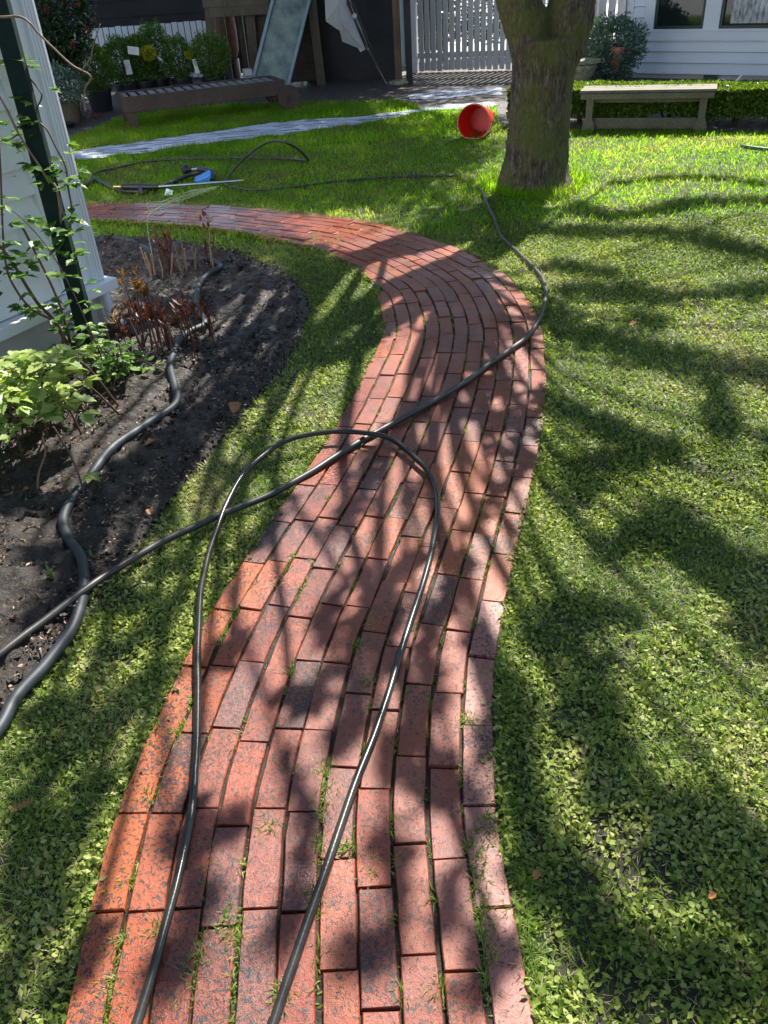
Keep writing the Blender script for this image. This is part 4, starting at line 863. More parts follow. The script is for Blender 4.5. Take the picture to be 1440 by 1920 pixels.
# dark board wall behind umbrella
d0 = V(598, 150, 14.4); d0[2] = 0; d1 = G(752, 140); d1 = np.array([V(752, 120, 14.0)[0], 14.0, 0])
dw = thing('board_wall', (d0+d1)/2, 'dark unpainted vertical board wall between the play frame and the white gate', 'wall')
m = MB(); ud = nrm(d1-d0); pickets(m, d0-ud*.2, ud, np.linalg.norm(d1-d0)+.15, 0, 3.2, .15, .149, .04); m.build('boards', M_wdark, dw)
m = MB(); q = V(746, 100, 13.5); m.beam([q[0], 13.55, 0], [q[0], 13.55, 3.1], .10, .10, side=(1, 0, 0)); m.build('corner_post', M_wbrown, dw, bevel=.004)
m = MB(); q = V(757, 100, 13.3); m.beam([q[0], 13.4, 0.25], [q[0], 13.4, 3.], .06, .05, side=(1, 0, 0)); m.build('down_pipe', M_rail, dw, bevel=.01)
m = MB(); q = V(766, 100, 13.2); m.beam([q[0]+.01, 13.35, 0], [q[0]+.01, 13.35, 3.], .09, .08, side=(1, 0, 0)); m.build('gate_post', M_wdark, dw, bevel=.004)
m = MB(); m.hexa([(-2.2, 14.0, 3.2), (1., 13.4, 3.2), (1., 18, 3.2), (-2.2, 18, 3.2)], [(-2.2, 14., 3.3), (1., 13.4, 3.3), (1., 18, 3.9), (-2.2, 18, 3.9)]); m.build('roof', M_wdark, dw)
# bright street beyond the gate
sheet('driveway', [(-2, 17.2), (8, 17.2), (8, 60), (-2, 60)], -.004, simple('pale_concrete', (.55, .53, .5), .8, .1))

# ------------------------------------------------------------------ play frame with slide
pf0 = G(470, 186); pf1 = G(541, 172)
py = 13.9
pt = thing('play_frame', ((pf0+pf1)/2)+[0, 1, 0], 'dark timber play frame with a grey-green metal slide, behind the wooden lounger', 'play frame')
sb0, sb1 = G(471, 184), G(542, 173); wv = sb1-sb0; wv[1] *= .3; wv = nrm(wv)*.50
bL = V(471, 184, G(471, 184)[1]); bL = np.array([bL[0], bL[1], 0.02]); tpx = V(516, 0, bL[1]+.72); py = bL[1]+1.02
tL = tpx.copy(); dirS = tL-bL
m = MB(); N_ = 10
ptsL = [bL+dirS*s_ for s_ in np.linspace(0, 1.35, N_)]
for i in range(N_-1):
    a, b = ptsL[i], ptsL[i+1]; m.hexa([a, a+wv, a+wv-[0, 0, .015], a-[0, 0, .015]], [b, b+wv, b+wv-[0, 0, .015], b-[0, 0, .015]])
sl_ = m.build('slide', M_slide, pt)
for o_ in (0, 1):
    m = MB(); a = bL+wv*o_; e = bL+dirS*1.36+wv*o_; sd = nrm(wv); a = a+sd*(.02 if o_ else -.02); e = e+sd*(.02 if o_ else -.02)
    m.beam(a+[0, 0, .03], e+[0, 0, .03], .045, .12, side=sd); m.build('side_rail', M_rail, sl_, bevel=.01)
def vp(x, y, Y): return V(x, y, Y)
def vbeam(m, xa, ya, xb, yb, Y, w_, t_=.09, ext=0):
    a, b = V(xa, ya, Y), V(xb, yb, Y)
    if ext: a = a+(a-b)/np.linalg.norm(a-b)*ext
    m.beam(a, b, w_, t_, side=np.cross(nrm(b-a), [0, 1, 0]))
for args in ((392, 0, 402, 168, py, .13, .12, 1.2), (469, 22, 482, 185, py, .14, .1, 0), (584, 0, 604, 168, py-.1, .13, .12, 1.2)):
    m = MB(); vbeam(m, *args); m.build('post', M_wplay, pt, bevel=.006)
for args in ((380, 6, 505, 0, py-.07, .12, .06), (393, 24, 512, 17, py-.13, .12, .06)):
    m = MB(); vbeam(m, *args); m.build('beam', M_wplay, pt, bevel=.006)
m = MB()
for k in range(9):
    z_ = .05+k*.125; a = V(480, 100, py+.08); b = V(598, 100, py+.08); m.beam([a[0], py+.08, z_+.06], [b[0], py+.08, z_+.06], .03, .1245, side=(0, 1, 0))
m.build('plank_panel', M_wplank, pt, bevel=.004)
m = MB(); m.box([V(490, 5, py+.5)[0], py+.6, 1.32], 2.0, 1.1, .05); m.build('deck', M_wplay, pt)
m = MB(); q = V(428, 60, py+.5); m.box([q[0]-.12, py+.9, .8], .08, .08, 1.6); m.box([q[0]+.16, py+.9, .8], .08, .08, 1.6); m.build('rear_post', M_wplay, pt)
q = V(421, 68, 15.3); t2 = thing('barrel', (q[0], 15.3, 0), 'reddish barrel glimpsed through the opening of the timber play frame', 'barrel')
m = MB(); m.lathe([(.15, .3), (.20, .42), (.21, .7), (.19, .95), (.17, .96)], (q[0], 15.3, q[2]-.62), n=24); m.build('staves', simple('dull_red_barrel', (.16, .07, .05), .7), t2, smooth=True)
m = MB(); m.lathe([(.18, .0), (.18, .3)], (q[0], 15.3, q[2]-.62), n=20); m.lathe([(.2, -q[2]+.62), (.2, .0)], (q[0], 15.3, q[2]-.62), n=20); m.build('base', M_pot, t2)
# stack of white blocks
q = G(466, 163); q = V(466, 150, 13.1); q[2] = 0; zc = V(466, 128, 13.1)[2]
for k in range(4):
    m = MB(); hh = zc/4; wk = (.24, .2, .17, .11)[k]; m.box([q[0]+rng.normal(0, .01), 13.1+rng.normal(0, .01), hh*(k+.5)], wk, .18, hh-.012, rng.normal(0, .12))
    tag(m.build('white_block', M_white2, bevel=.004), ['largest white block, bottom of the small stack left of the slide', 'white block second from the bottom of the small stack left of the slide', 'white block second from the top of the small stack left of the slide', 'smallest white block, on top of the small stack left of the slide'][k], 'block', 'white blocks stacked beside the slide')

# ------------------------------------------------------------------ folded garden umbrella
uy = 13.2
um = thing('garden_umbrella', (V(723, 157, uy)[0], uy, 0), 'folded grey canvas garden umbrella leaning on its poles against the dark board wall', 'umbrella')
cpx = [(606, -60), (609, 0), (611, 40), (637, 58), (642, 78), (671, 90), (676, 98), (685, 92), (668, 50), (650, 3), (640, -60)]
fr2 = [V(x_, y_, uy-.12) for x_, y_ in cpx]; cen = V(648, 40, uy-.30); bk2 = [V(x_, y_, uy+.05) for x_, y_ in cpx]
m = MB(); n_ = len(fr2); cps = [V(634, 8, uy-.22), V(642, 45, uy-.26), V(662, 70, uy-.2)]
m.add(fr2+cps+bk2, [(0, 1, n_), (1, 2, n_), (2, 3, n_), (3, n_+1, n_), (3, 4, n_+1), (4, 5, n_+1), (5, n_+2, n_+1), (5, 6, 7, n_+2), (7, 8, n_+2), (8, n_+1, n_+2), (8, 9, n_+1), (9, n_, n_+1), (9, 10, n_), (10, 0, n_)]
      + [(i, (i+1) % n_, (i+1) % n_+n_+3, i+n_+3) for i in range(n_)])
m.build('canopy', M_canvas, um)
m = MB(); m.tube([V(640, -40, uy-.1), V(690, 92, uy-.1), G(723, 158)], .014, 8); m.build('pole', M_steel, um)
for (x0_, y0_, x1_, y1_) in ((655, 0, 696, 90), (662, 5, 694, 86), (650, 5, 690, 90)):
    m = MB(); m.tube([V(x0_, y0_, uy-.16), V(x1_, y1_, uy-.14)], .009, 8); m.build('rib', M_black, um)
m = MB(); m.lathe([(.03, -.03), (.035, 0), (.02, .03)], V(665, 30, uy-.17), (0, -1, 0), 12); m.build('hub', M_white2, um)
q = V(750, 157, 13.0); q = G(750, 158); m = MB(); m.lathe([(.14, 0), (.15, .02), (.13, .045), (.001, .05)], (q[0], q[1], .006), n=24)
tag(m.build('stepping_stone', M_stone, smooth=False), 'round flat stone on the bare earth in front of the white gate', 'stone')

# ------------------------------------------------------------------ wheeled wooden lounger
A = G(236, 243); B2 = G(532, 207); u = nrm(B2-A); nb = np.array([-u[1], u[0], 0]); wL = .62
zt = PL(230, 184, A, nb)[2]; zr = PL(525, 150, A, nb)[2]; zt = (zt+zr)/2; L0 = np.dot(PL(228, 187, A, nb)-A, u); L1 = np.dot(PL(533, 152, A, nb)-A, u)
lo = thing('sun_lounger', (A+B2)/2, 'dark brown wooden sun lounger with slats coloured pale for sky sheen and two wheels on the back lawn', 'sun lounger')
for o_ in (0, wL):
    m = MB(); m.beam(A+u*L0+nb*o_+[0, 0, zt-.08], A+u*L1+nb*o_+[0, 0, zt-.08], .04, .17, side=nb); m.build('side_rail', M_lounge, lo, bevel=.005)
m = MB(); m.beam(A+u*(L0+.022)+nb*.02+[0, 0, zt-.08], A+u*(L0+.022)+nb*(wL-.02)+[0, 0, zt-.08], .04, .17, side=u); m.build('end_rail', M_lounge, lo, bevel=.005); m = MB(); m.beam(A+u*(L1-.022)+nb*.02+[0, 0, zt-.08], A+u*(L1-.022)+nb*(wL-.02)+[0, 0, zt-.08], .04, .17, side=u)
m.build('end_rail', M_lounge, lo, bevel=.005)
m = MB(); k = L0+.07
while k < L1-.06: m.beam(A+u*k+nb*.022+[0, 0, zt-.02], A+u*k+nb*(wL-.022)+[0, 0, zt-.02], .07, .018, side=u); k += .115
m.build('slats', M_slat, lo)
for o_ in (.02, wL-.02):
    m = MB(); m.beam(A+u*(L0+.09)+nb*o_+[0, 0, 0], A+u*(L0+.07)+nb*o_+[0, 0, zt-.16], .11, .05, side=u); m.build('leg', M_lounge, lo, bevel=.005)
wr = .145
for o_ in (-.035, wL+.03):
    c = A+u*(L1+.03)+nb*o_+[0, 0, wr]; w_ = MB(); w_.lathe([(.001, -.022), (wr, -.022), (wr+.004, 0), (wr, .022), (.001, .022)], c, nb, 32); wh = w_.build('wheel', M_lounge, lo, bevel=.003)
    m = MB(); m.lathe([(.001, -.034), (.025, -.034), (.03, -.02)], c, nb, 12); m.build('hub', M_sash, wh)
m = MB(); c = A+u*(L1-.0)+[0, 0, wr]; m.tube([c-nb*.03, c+nb*(wL+.03)], .014, 8); m.beam(A+u*(L1-.10)+nb*.05+[0, 0, wr+.0], A+u*(L1-.12)+nb*.05+[0, 0, zt-.14], .10, .04, side=u); m.beam(A+u*(L1-.10)+nb*(wL-.05)+[0, 0, wr], A+u*(L1-.12)+nb*(wL-.05)+[0, 0, zt-.14], .10, .04, side=u); m.build('axle', M_lounge, lo)

# ------------------------------------------------------------------ shrubs
def nursery(px, ytop, ybot, wpx, Y, label, tags=(), gold=None, potw=.8, grp='potted box shrubs behind the lounger', seed=1, pn=2600):
    c0 = V(px, ybot, Y); tz = V(px, ytop, Y)[2]; wm = wpx/CF*np.dot(c0-[0, 0, CH], cf); ph = .26
    t = thing('potted_shrub', (c0[0], Y, 0), label, 'potted plant', grp)
    m = MB(); r_ = wm/2*potw; r_ = min(r_, .17); m.lathe([(r_*.82, .008), (r_, ph), (r_*1.06, ph), (r_*1.06, ph+.02), (r_*.95, ph+.02), (r_*.93, ph-.03), (.001, ph-.03)], (c0[0], Y, 0), n=28); m.build('pot', M_pot, t, smooth=False)
    zc = (tz+ph)/2+.02; rz = (tz-ph)/2+.04
    bush(t, (c0[0], Y, zc), wm/2*1.15, wm/2*1.0, rz, int(pn*1.9), M_box, .034, seed=seed)
    m = MB(); m.tube([(c0[0], Y, ph-.04), (c0[0], Y, zc)], .012, 6)
    for q in range(8):
        d = rdir(1, .3, .8)[0]; m.tube([(c0[0], Y, ph), np.array([c0[0], Y, zc])+d*[wm*.35, wm*.35, rz*.5]], [.008, .003], 5)
    m.build('stems', M_stem, t)
    if gold: g = V(*gold[:2], Y-wm*.4); bush(t, g, gold[2], gold[2], gold[2]*.8, 900, M_gold, .026, name='golden_leaves')
    for (tx, ty, tw, th_, tl) in tags:
        a = V(tx, ty, Y-wm*.5); m = MB(); rr = nrm(np.array([math.cos(tl), -.2, math.sin(tl)])); uu = nrm(np.cross(rr, [0, 1, 0]))*-1; W2 = tw/CF*12.5/2; H2 = th_/CF*12.5/2
        m.hexa([a-rr*W2-uu*H2, a+rr*W2-uu*H2, a+rr*W2+uu*H2, a-rr*W2+uu*H2], [q_+[0, .002, 0] for q_ in (a-rr*W2-uu*H2, a+rr*W2-uu*H2, a+rr*W2+uu*H2, a-rr*W2+uu*H2)]); m.build('plant_label', M_paper, t)
    return t
nursery(192, 84, 205, 72, 12.7, 'wide dark box shrub in a black pot, leftmost of the potted row, no label', seed=2, pn=4200)
nursery(243, 74, 185, 68, 13.3, 'box shrub in black pot hung with two square white labels', [(250, 95, 20, 12, -.15), (240, 126, 11, 22, .05)], seed=3, pn=3600)
nursery(276, 70, 182, 52, 13.4, 'box shrub with a bright yellow patch of leaves in the potted row', [], (278, 100, .11), seed=4, pn=2600)
nursery(305, 50, 178, 50, 13.6, 'tallest pointed box shrub of the potted row, with one slanting white label', [(303, 113, 20, 4, -.75)], seed=5, pn=3200)
nursery(346, 78, 172, 52, 13.4, 'rounded box shrub with a few yellow tips and an upright white label', [(367, 124, 7, 22, .15)], (354, 103, .05), seed=6, pn=2600)
nursery(402, 70, 165, 64, 13.3, 'dense rounded box shrub in a wide black pot nearest the play frame', [], seed=7, pn=3400)
# camellia
q = V(112, 60, 12.2); cm = thing('camellia', (q[0], 12.2, 0), 'tall dark glossy camellia with red flowers beside the left house corner', 'shrub')
bush(cm, (q[0], 12.2, 1.4), .48, .42, .85, 9500, M_dark, .06, seed=9, lump=.3); bush(cm, (q[0]-.18, 12.25, .95), .28, .3, .38, 3000, M_dark, .055, seed=10, lump=.3)
m = MB()
for k in range(4): m.tube([(q[0]+.03*k-.05, 12.2, 0), (q[0]+.06*k-.12, 12.2+.05*k, .7), (q[0]+.1*k-.15, 12.2, 1.3)], [.014, .010, .008], 8)
m.build('stems', M_stem, cm)
for (fx, fy) in ((86, 15), (88, 22), (146, 5), (163, 55), (165, 65), (137, 85), (128, 12), (66, 20)):
    bush(cm, V(fx, fy, 12.2-.36), .022, .022, .022, 30, M_red, .026, name='flower')
# potted grey-green plant
q = G(134, 232); Yp = q[1]; tp = thing('potted_plant', (q[0], Yp, 0), 'blue-green leafy plant with one white flower in a wooden tub beside the left house', 'potted plant')
m = MB(); m.lathe([(.13, .0), (.165, .24), (.165, .25), (.14, .25), (.14, .2), (.001, .2)], (q[0], Yp, 0), n=20); m.build('pot', M_wplay, tp)
bush(tp, (q[0], Yp, .42), .28, .24, .24, 2400, M_blue, .05, seed=12); bush(tp, V(140, 160, Yp-.1), .035, .03, .05, 60, M_white_p, .04, name='flower')
PP = np.vstack([np.column_stack([rng.normal(G(fx, fy)[0], s_, 30), rng.normal(G(fx, fy)[1], s_*1.5, 30), np.full(30, .02)]) for fx, fy, s_ in ((117, 222, .09), (160, 218, .07), (175, 225, .08), (185, 221, .08), (130, 228, .09), (166, 212, .05))])
tag(scatter('fallen_petals', PP, rdir(180, -.1, .6), rdir(180, -.3, .3), .032, .024, LEAF, M_red), kind='stuff')
q = G(128, 238); m = MB(); m.lathe([(.10, 0), (.13, .05), (.14, .055), (.12, .04), (.001, .03)], (q[0], q[1]-.1, .005), n=20); tag(m.build('saucer', M_black), 'low dark saucer on the earth in front of the wooden tub', 'saucer')
# ivy pot and urn by right house
q = G(1140, 158); q = np.array([V(1138, 140, R0[1]-.75)[0], R0[1]-.75, 0])
iv = thing('potted_ivy', q, 'bushy trailing grey-green ivy spilling over clay pots at the right house corner', 'potted plant')
zc = V(1135, 100, q[1])[2]; bush(iv, (q[0]-.03, q[1], zc), .46, .34, .40, 8000, M_blue, .045, seed=14, lump=.3); bush(iv, (q[0]-.08, q[1]-.02, .24), .34, .3, .26, 3500, M_blue, .048, seed=15)
m = MB(); pc = V(1157, 97, q[1]-.22); m.lathe([(.05, -.10), (.085, .02), (.10, .02), (.10, .055), (.085, .055), (.08, .02), (.001, 0)], pc, n=20); pc = V(1153, 117, q[1]-.22); m.lathe([(.05, -.12), (.08, .03), (.09, .04), (.08, .05), (.001, .03)], pc, n=20); m.build('clay_pot', M_terra, iv, smooth=False)
m = MB(); m.lathe([(.12, 0), (.13, .1), (.1, .12), (.1, zc-.2), (.001, zc-.2)], q, n=16); m.build('stand', M_found, iv)
q = np.array([V(1092, 130, 11.1)[0], 11.1, 0]); ut = V(1092, 112, 11.1)[2]
un = thing('stone_urn', q, 'mossy stone urn with a wide rim half hidden behind the tree trunk', 'urn')
m = MB(); m.lathe([(.13, 0), (.13, .05), (.07, .08), (.07, .14), (.13, .22), (.165, ut-.08), (.16, ut-.05), (.21, ut-.03), (.21, ut), (.15, ut), (.001, ut-.03)], q, n=28); m.build('bowl', M_stone, un, smooth=False)
# low plants near hedge top: two pale sticks
for (xa, ya, xb, yb) in ((1380, 153, 1391, 141), (1355, 148, 1362, 152)):
    m = MB(); m.tube([V(xa, ya, 8.6), V(xb, yb, 8.6)], .008, 6); tag(m.build('cut_stick', M_white2), 'thin pale cut stick poking out of the hedge top' if xa == 1380 else 'shorter pale cut stick lying on the hedge top', 'stick')

# ------------------------------------------------------------------ green post and bramble canes by the left house
pb = G(180, 688); ptop = V(20, 60, pb[1]+.10)
m = MB(); a = pb-[0, 0, .05]; b = V(24, 100, pb[1]+.25); b2 = a+(b-a)*1.5
t = thing('plant_post', pb, 'dark green square wooden post carrying bramble canes beside the white house corner', 'post')
m.beam(a, b2, .078, .05, side=(1, 0, 0)); m.build('post', M_post, t, bevel=.004)
def cane(m, pts, Yb, Yt, r_=(.006, .003)):
    n = len(pts); Ys = np.linspace(Yb, Yt, n); P_ = [V(x_, y_, Y) for (x_, y_), Y in zip(pts, Ys)]
    P_ = spline(P_, 6); m.tube(P_, np.linspace(r_[0], r_[1], len(P_)), 7); return P_
def leaves_on(P_, parent, n, ls, mat, spread=.07, start=0., name='leaves'):
    PP = []; DD = []
    for k in range(n):
        i = int((start+(1-start)*rng.random())*(len(P_)-1)); c = P_[i]; d = rdir(1, -.3, .7)[0]; base = c+d*rng.uniform(.02, spread)
        for q in ((0, 1.), (.9, .8), (-.9, .8)):
            a_ = math.atan2(d[1], d[0])+q[0]; PP.append(base); DD.append([math.cos(a_), math.sin(a_), rng.uniform(-.5, .25)])
    PP = np.array(PP); DD = np.array(DD); n = len(PP); l_ = rng.uniform(.6, 1.2, n)*ls
    S_ = np.cross(DD, [0, 0, 1.])+rng.normal(0, .25, (n, 3))
    return scatter(name, PP, DD, S_, l_, l_*.72, TOOTH, mat, parent)
canes = [
 ([(135, 655), (117, 587), (100, 542), (80, 500), (58, 457), (33, 407), (5, 345), (-25, 290)], 3.75, 3.95, .0075, M_stem, 9),
 ([(135, 660), (100, 600), (72, 570), (50, 537), (25, 495), (0, 462), (-40, 420)], 3.7, 3.5, .009, M_stem, 10),
 ([(172, 640), (160, 578), (150, 545), (140, 503), (130, 470), (117, 435), (107, 357), (88, 335), (75, 313), (55, 283), (33, 247), (10, 200), (-20, 150)], 3.75, 3.85, .007, M_tan, 20),
 ([(150, 650), (140, 560), (132, 437), (135, 395), (128, 353), (123, 313), (103, 273), (87, 242), (65, 218), (78, 183), (72, 167), (42, 133), (13, 117), (-30, 100)], 3.8, 3.95, .005, M_stem, 16),
 ([(120, 660), (110, 610), (60, 580), (28, 540), (12, 500), (5, 430), (0, 300), (-10, 200)], 3.5, 3.5, .006, M_stem, 12),
 ([(190, 690), (160, 600), (100, 480), (30, 400), (-20, 380)], 3.6, 3.4, .003, M_stem, 4),
]
gnames = ['straight dark bramble cane crossing the white clapboards, leaning left', 'thick dark bramble cane leaning steeply left in front of the foundation', 'pale tan bramble cane climbing up along the dark green post', 'slender reddish bramble cane arching in front of the white corner board', 'leafy bramble cane at the far left edge in front of the clapboards', 'very thin wiry bramble cane trailing across the lower clapboards']
for (pp, y0, y1, r_, mt, nl), lb in zip(canes, gnames):
    b0 = V(*pp[0], y0); t = thing('bramble_cane', (b0[0], y0, 0), lb, 'climbing plant', 'bramble canes climbing at the house corner')
    m = MB(); P_ = cane(m, pp, y0, y1, (r_, r_*.6)); m.tube([P_[0], (P_[0][0]+.01, y0, -.01)], r_, 7); m.build('stem', mt, t, smooth=True)
    leaves_on(P_, t, int(nl*2.3), .058, M_rasp)
t = thing('rose_stem', V(160, 210, 3.9)*[1, 1, 0], 'bare arching brown stem curving from the clapboards out over the back lawn', 'climbing plant')
m = MB(); P_ = cane(m, [(-30, 25), (0, 32), (35, 31), (55, 42), (70, 60), (100, 90), (135, 122), (170, 143), (160, 165), (157, 190), (160, 208)], 3.9, 3.9, (.0055, .003)); cane(m, [(155, 130), (170, 108), (174, 90), (180, 70), (188, 45)], 3.9, 3.9, (.003, .002)); m.build('stem', M_tan, t, smooth=True)
# bright leafy bramble at lower left
q = G(40, 850); bb = thing('raspberry_plant', (q[0], q[1], 0), 'pale green sunlit raspberry plant with toothed leaves at the left edge of the bed', 'plant')
m = MB(); LP = []
for k in range(26):
    tx, ty = rng.uniform(-60, 145), rng.uniform(655, 830); Yt = 2.75+rng.uniform(-.25, .35); top_p = V(tx, ty, Yt); b0 = np.array([q[0]+rng.normal(0, .22)-.1, q[1]+rng.normal(.2, .18), 0])
    if top_p[2] < .08: top_p[2] = .12
    P_ = spline([b0, (b0+top_p)/2+[0, 0, .10], top_p], 8); m.tube(P_, np.linspace(.005, .002, len(P_)), 6); LP.append(P_[6:])
m.build('stem', M_stem, bb, smooth=True)
leaves_on(np.vstack(LP), bb, 300, .06, M_pale, .07)
# mid-green plants at the foot of the post
for (cx, cy, wx, wy, Yc, nn_, lb) in ((185, 660, 70, 60, 3.45, 16, 'dark green leafy seedlings around the foot of the dark green post'), (225, 690, 60, 40, 3.5, 10, 'low green weeds right of the green post foot, beside red shoots')):
    b0 = G(cx, cy+30); t = thing('leafy_plant', b0, lb, 'plant'); m = MB(); LP = []
    for k in range(nn_):
        tp_ = V(cx+rng.uniform(-wx, wx)*.6, cy-20+rng.uniform(-wy, wy)*.6, Yc+rng.uniform(-.15, .15)); tp_[2] = max(tp_[2], .06); bs = np.array([tp_[0]+rng.normal(0, .05), tp_[1]+rng.normal(0, .05), 0]); P_ = spline([bs, (bs+tp_)/2+[.01, 0, .02], tp_], 6); m.tube(P_, .003, 5); LP.append(P_[4:])
    m.build('stem', M_stem, t); leaves_on(np.vstack(LP), t, nn_*5, .042, M_rasp, .05)
# red peony shoots
def shoots(cx, cy, n, hpx, spread, label, mat, lmat, grp, leafn=3, bare=False, lean=.0):
    c = G(cx, cy); z = 1/CF*np.linalg.norm(c-[0, 0, CH]); t = thing('peony_clump' if not bare else 'cut_stem_clump', (c[0], c[1], 0), label, 'plant', grp)
    m = MB(); PP = []; DD = []
    for k in range(n):
        b0 = c+np.array([rng.normal(0, spread), rng.normal(0, spread*.5), .0]); h_ = hpx*z*rng.uniform(.5, 1.1); tp_ = b0+[rng.normal(lean, .02), rng.normal(0, .02), h_]
        m.tube([b0, (b0+tp_)/2+[rng.normal(0, .006), 0, 0], tp_], [.006, .0055, .0048] if bare else [.0042, .0035, .0022], 7)
        if not bare:
            for q_ in range(leafn*2): PP.append(tp_-[0, 0, h_*.35*rng.random()]); DD.append(rdir(1, .15, 1)[0]*[.6, .6, 1])
    m.build('stems', mat, t)
    if PP:
        PP = np.array(PP); n = len(PP); scatter('leaves', PP, np.array(DD), rdir(n, -.5, .5), rng.uniform(.03, .065, n), rng.uniform(.010, .018, n), LEAF, lmat, t)
    return t
g1 = 'red peony shoots in the flower bed'
M_redstem = simple('red_stem', (.10, .03, .022), .5, .3, 20, .2)
shoots(315, 518, 10, 75, .035, 'upright dark red peony shoots at the back of the bed, left of cut stems', M_redstem, M_shoot, g1)
shoots(330, 660, 22, 95, .10, 'widest clump of drooping brown-red peony shoots beside the thick hose', M_redstem, M_shoot, g1, 5)
shoots(262, 590, 7, 80, .04, 'bronze and orange tipped peony shoots just right of the house corner', M_redstem, M_bronze, g1, 5)
shoots(225, 640, 6, 60, .04, 'low orange-bronze shoots next to the white drain pipe', M_redstem, M_bronze, g1, 4)
shoots(395, 640, 5, 60, .03, 'small sparse reddish shoots just right of the thick hose bend', M_redstem, M_shoot, g1, 2)
shoots(385, 500, 3, 60, .02, 'few thin dark red shoots behind the bend of the thick hose', M_redstem, M_shoot, g1, 2)
g2 = 'cut dry stems in the flower bed'
shoots(300, 525, 8, 60, .045, 'cluster of cut tan stems left of the red shoots at the bed back', M_tan, None, g2, bare=True)
shoots(350, 510, 14, 55, .07, 'broad cluster of short cut brown stems right of the red shoots', M_tan, None, g2, bare=True)
shoots(270, 680, 9, 80, .08, 'cut brown stems in front of the bronze shoots', M_stem, None, g2, bare=True)
# tall seed stalk + drooping plume
t = thing('seed_stalk', G(393, 505), 'tall thin stalk with dark brown seed pods standing before the wet bricks', 'plant'); Ys = G(393, 505)[1]
m = MB(); P_ = cane(m, [(396, 505), (394, 470), (393, 435), (390, 400)], Ys, Ys, (.004, .0025)); m.build('stem', M_tan, t)
PP = np.array([V(x_, y_, Ys) for x_, y_ in ((388, 405), (392, 412), (386, 418), (383, 408), (390, 395), (378, 425), (384, 430), (392, 428), (390, 388), (376, 415))]); n = len(PP)
scatter('seed_pods', PP, rdir(n, .2, 1), rdir(n, -.3, .3), .05, .02, LEAF, M_shoot, t)
t = thing('grass_plume', G(293, 512), 'pale green arching grass stem with fine drooping plume over the wet bricks', 'plant'); Yq = G(293, 512)[1]
m = MB(); P_ = cane(m, [(293, 512), (284, 470), (277, 430), (278, 405), (300, 388), (340, 370), (405, 350)], Yq, Yq, (.003, .0015))
for k in range(9): cane(m, [(405+rng.normal(0, 3), 350+rng.normal(0, 2)), (350, 368+rng.normal(0, 6)), (300+rng.normal(0, 15), 385+rng.normal(0, 6)), (282+rng.normal(0, 12), 400+rng.normal(0, 8))], Yq, Yq, (.0011, .0007))
m.build('stem', simple('pale_green_stem', (.28, .36, .22), .6), t)
t = thing('wire_stem', G(393, 525), 'thin leaning dry stem crossing in front of the seed stalk', 'plant'); m = MB(); cane(m, [(393, 518), (365, 460), (345, 420), (331, 388)], Ys, Ys, (.002, .0015)); m.build('stem', M_tan, t)
# small shoots, twigs
for (x_, y_, s_, lb) in ((105, 1085, .11, 'single pale green iris shoot in the bed near the left edge'), (175, 1045, .07, 'short green shoot in the bed beside the thick hose bend'), (125, 750, .06, 'tiny green shoot below the raspberry plant')):
    c = G(x_, y_+15); m = MB()
    for k in range(3): d = np.array([rng.normal(-.1, .15), rng.normal(0, .1), 1]); m.add([c+[-.006, 0, 0], c+[.006, 0, 0], c+d*s_*.6+[.005, 0, 0], c+d*s_*(1-.2*k), c+d*s_*.6-[.005, 0, 0]], [(0, 1, 2, 3, 4)])
    o = m.build('iris_shoot', simple('iris_green', (.2, .33, .07), .4)); tag(o, lb, 'plant')
c = G(185, 935); t = thing('seedling', c, 'small bright yellow-green seedling with broad leaves beside the thick hose', 'plant'); m = MB(); m.tube([c, c+[.0, 0, .10]], .002, 5); m.build('stem', M_stem, t)
PP = np.array([c+[0, 0, .1]]*5); DD = np.array([[math.cos(a), math.sin(a), -.2] for a in (3.6, 4.6, 5.6, .6, 2.4)]); scatter('leaves', PP, DD, np.cross(DD, [0, 0, 1.]), .045, .028, TOOTH, M_pale, t)
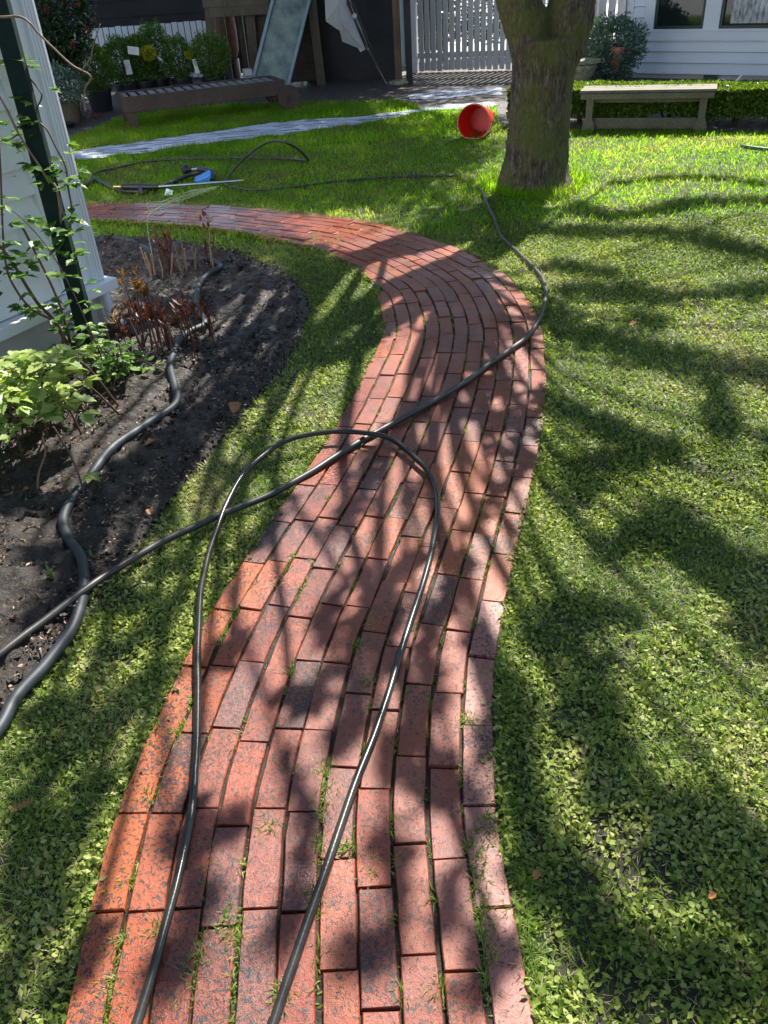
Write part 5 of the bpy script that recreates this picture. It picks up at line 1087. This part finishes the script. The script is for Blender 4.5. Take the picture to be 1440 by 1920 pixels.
tw = [([(70, 935), (72, 890), (85, 850), (80, 820)], 'reddish bare twig standing upright in the bed near the left edge', M_tan), ([(0, 968), (40, 950), (100, 940)], 'thin pale twig lying on the soil at the left edge', M_tan), ([(165, 950), (140, 870), (100, 800)], 'long leaning brown twig below the raspberry plant', M_stem), ([(140, 790), (155, 745), (165, 700)], 'curved brown twig right of the raspberry plant', M_stem)]
for pp, lb, mt in tw:
    m = MB(); P_ = [G(*pp[0])]; Y0 = G(*pp[0])[1]
    if 'lying' in lb: P_ = [G(x_, y_, .04) for x_, y_ in pp]
    else: P_ += [V(x_, y_, Y0) for x_, y_ in pp[1:]]
    m.tube(spline(P_, 5), .0035, 6); tag(m.build('twig', mt), lb, 'twig', None)
# dead leaves
def dead(x_, y_, s_, rot, label, z=.02, fern=False):
    c = G(x_, y_, z); m = MB(); d = np.array([math.cos(rot), math.sin(rot), .15]); sd = np.array([-d[1], d[0], 0])
    if fern:
        for k in range(7):
            b0 = c+d*s_*k/7; 
            for sg in (-1, 1): e_ = b0+(d*.5+sd*sg)*s_*.28*(1-abs(k-3)*.12); m.add([b0-d*.003, b0+d*.003, e_+[0, 0, .004]], [(0, 1, 2)])
        m.tube([c, c+d*s_], .0015, 5)
    else:
        pr = [(0, 0, 0), (.25, .3, .15), (.6, .42, .3), (1, .05, .1), (.65, -.35, .25), (.25, -.28, .1), (.5, 0, 0)]
        m.add([c+d*s_*a+sd*s_*b+np.array([0, 0, s_*c_]) for a, b, c_ in pr], [(0, 6, 1), (1, 6, 2), (2, 6, 3), (3, 6, 4), (4, 6, 5), (5, 6, 0)])
    tag(m.build('dead_leaf', M_deadleaf), label, 'leaf')
dead(437, 775, .07, 1.3, 'curled orange-brown leaf standing at the edge of bed and lawn', .05)
dead(22, 1520, .05, .4, 'rust-brown fern-like leaf lying on the weeds at lower left', .035, True)
dead(1000, 1650, .022, .8, 'small rusty leaf on the grass right of the brick path foreground')
dead(283, 965, .03, 2, 'small reddish dead leaf on bare soil near the lawn edge', .04)
dead(270, 835, .045, .3, 'brown fallen leaf on shaded soil under the thick hose', .04)
dead(1180, 610, .04, .3, 'pale pinkish fallen leaf on the lawn right of the path bend', .03)
dead(40, 922, .03, .3, 'pinkish dead leaf on soil at the far left of the bed', .04)
dead(1328, 1684, .018, .3, 'tiny dark red dead leaf on the weeds at lower right', .03)
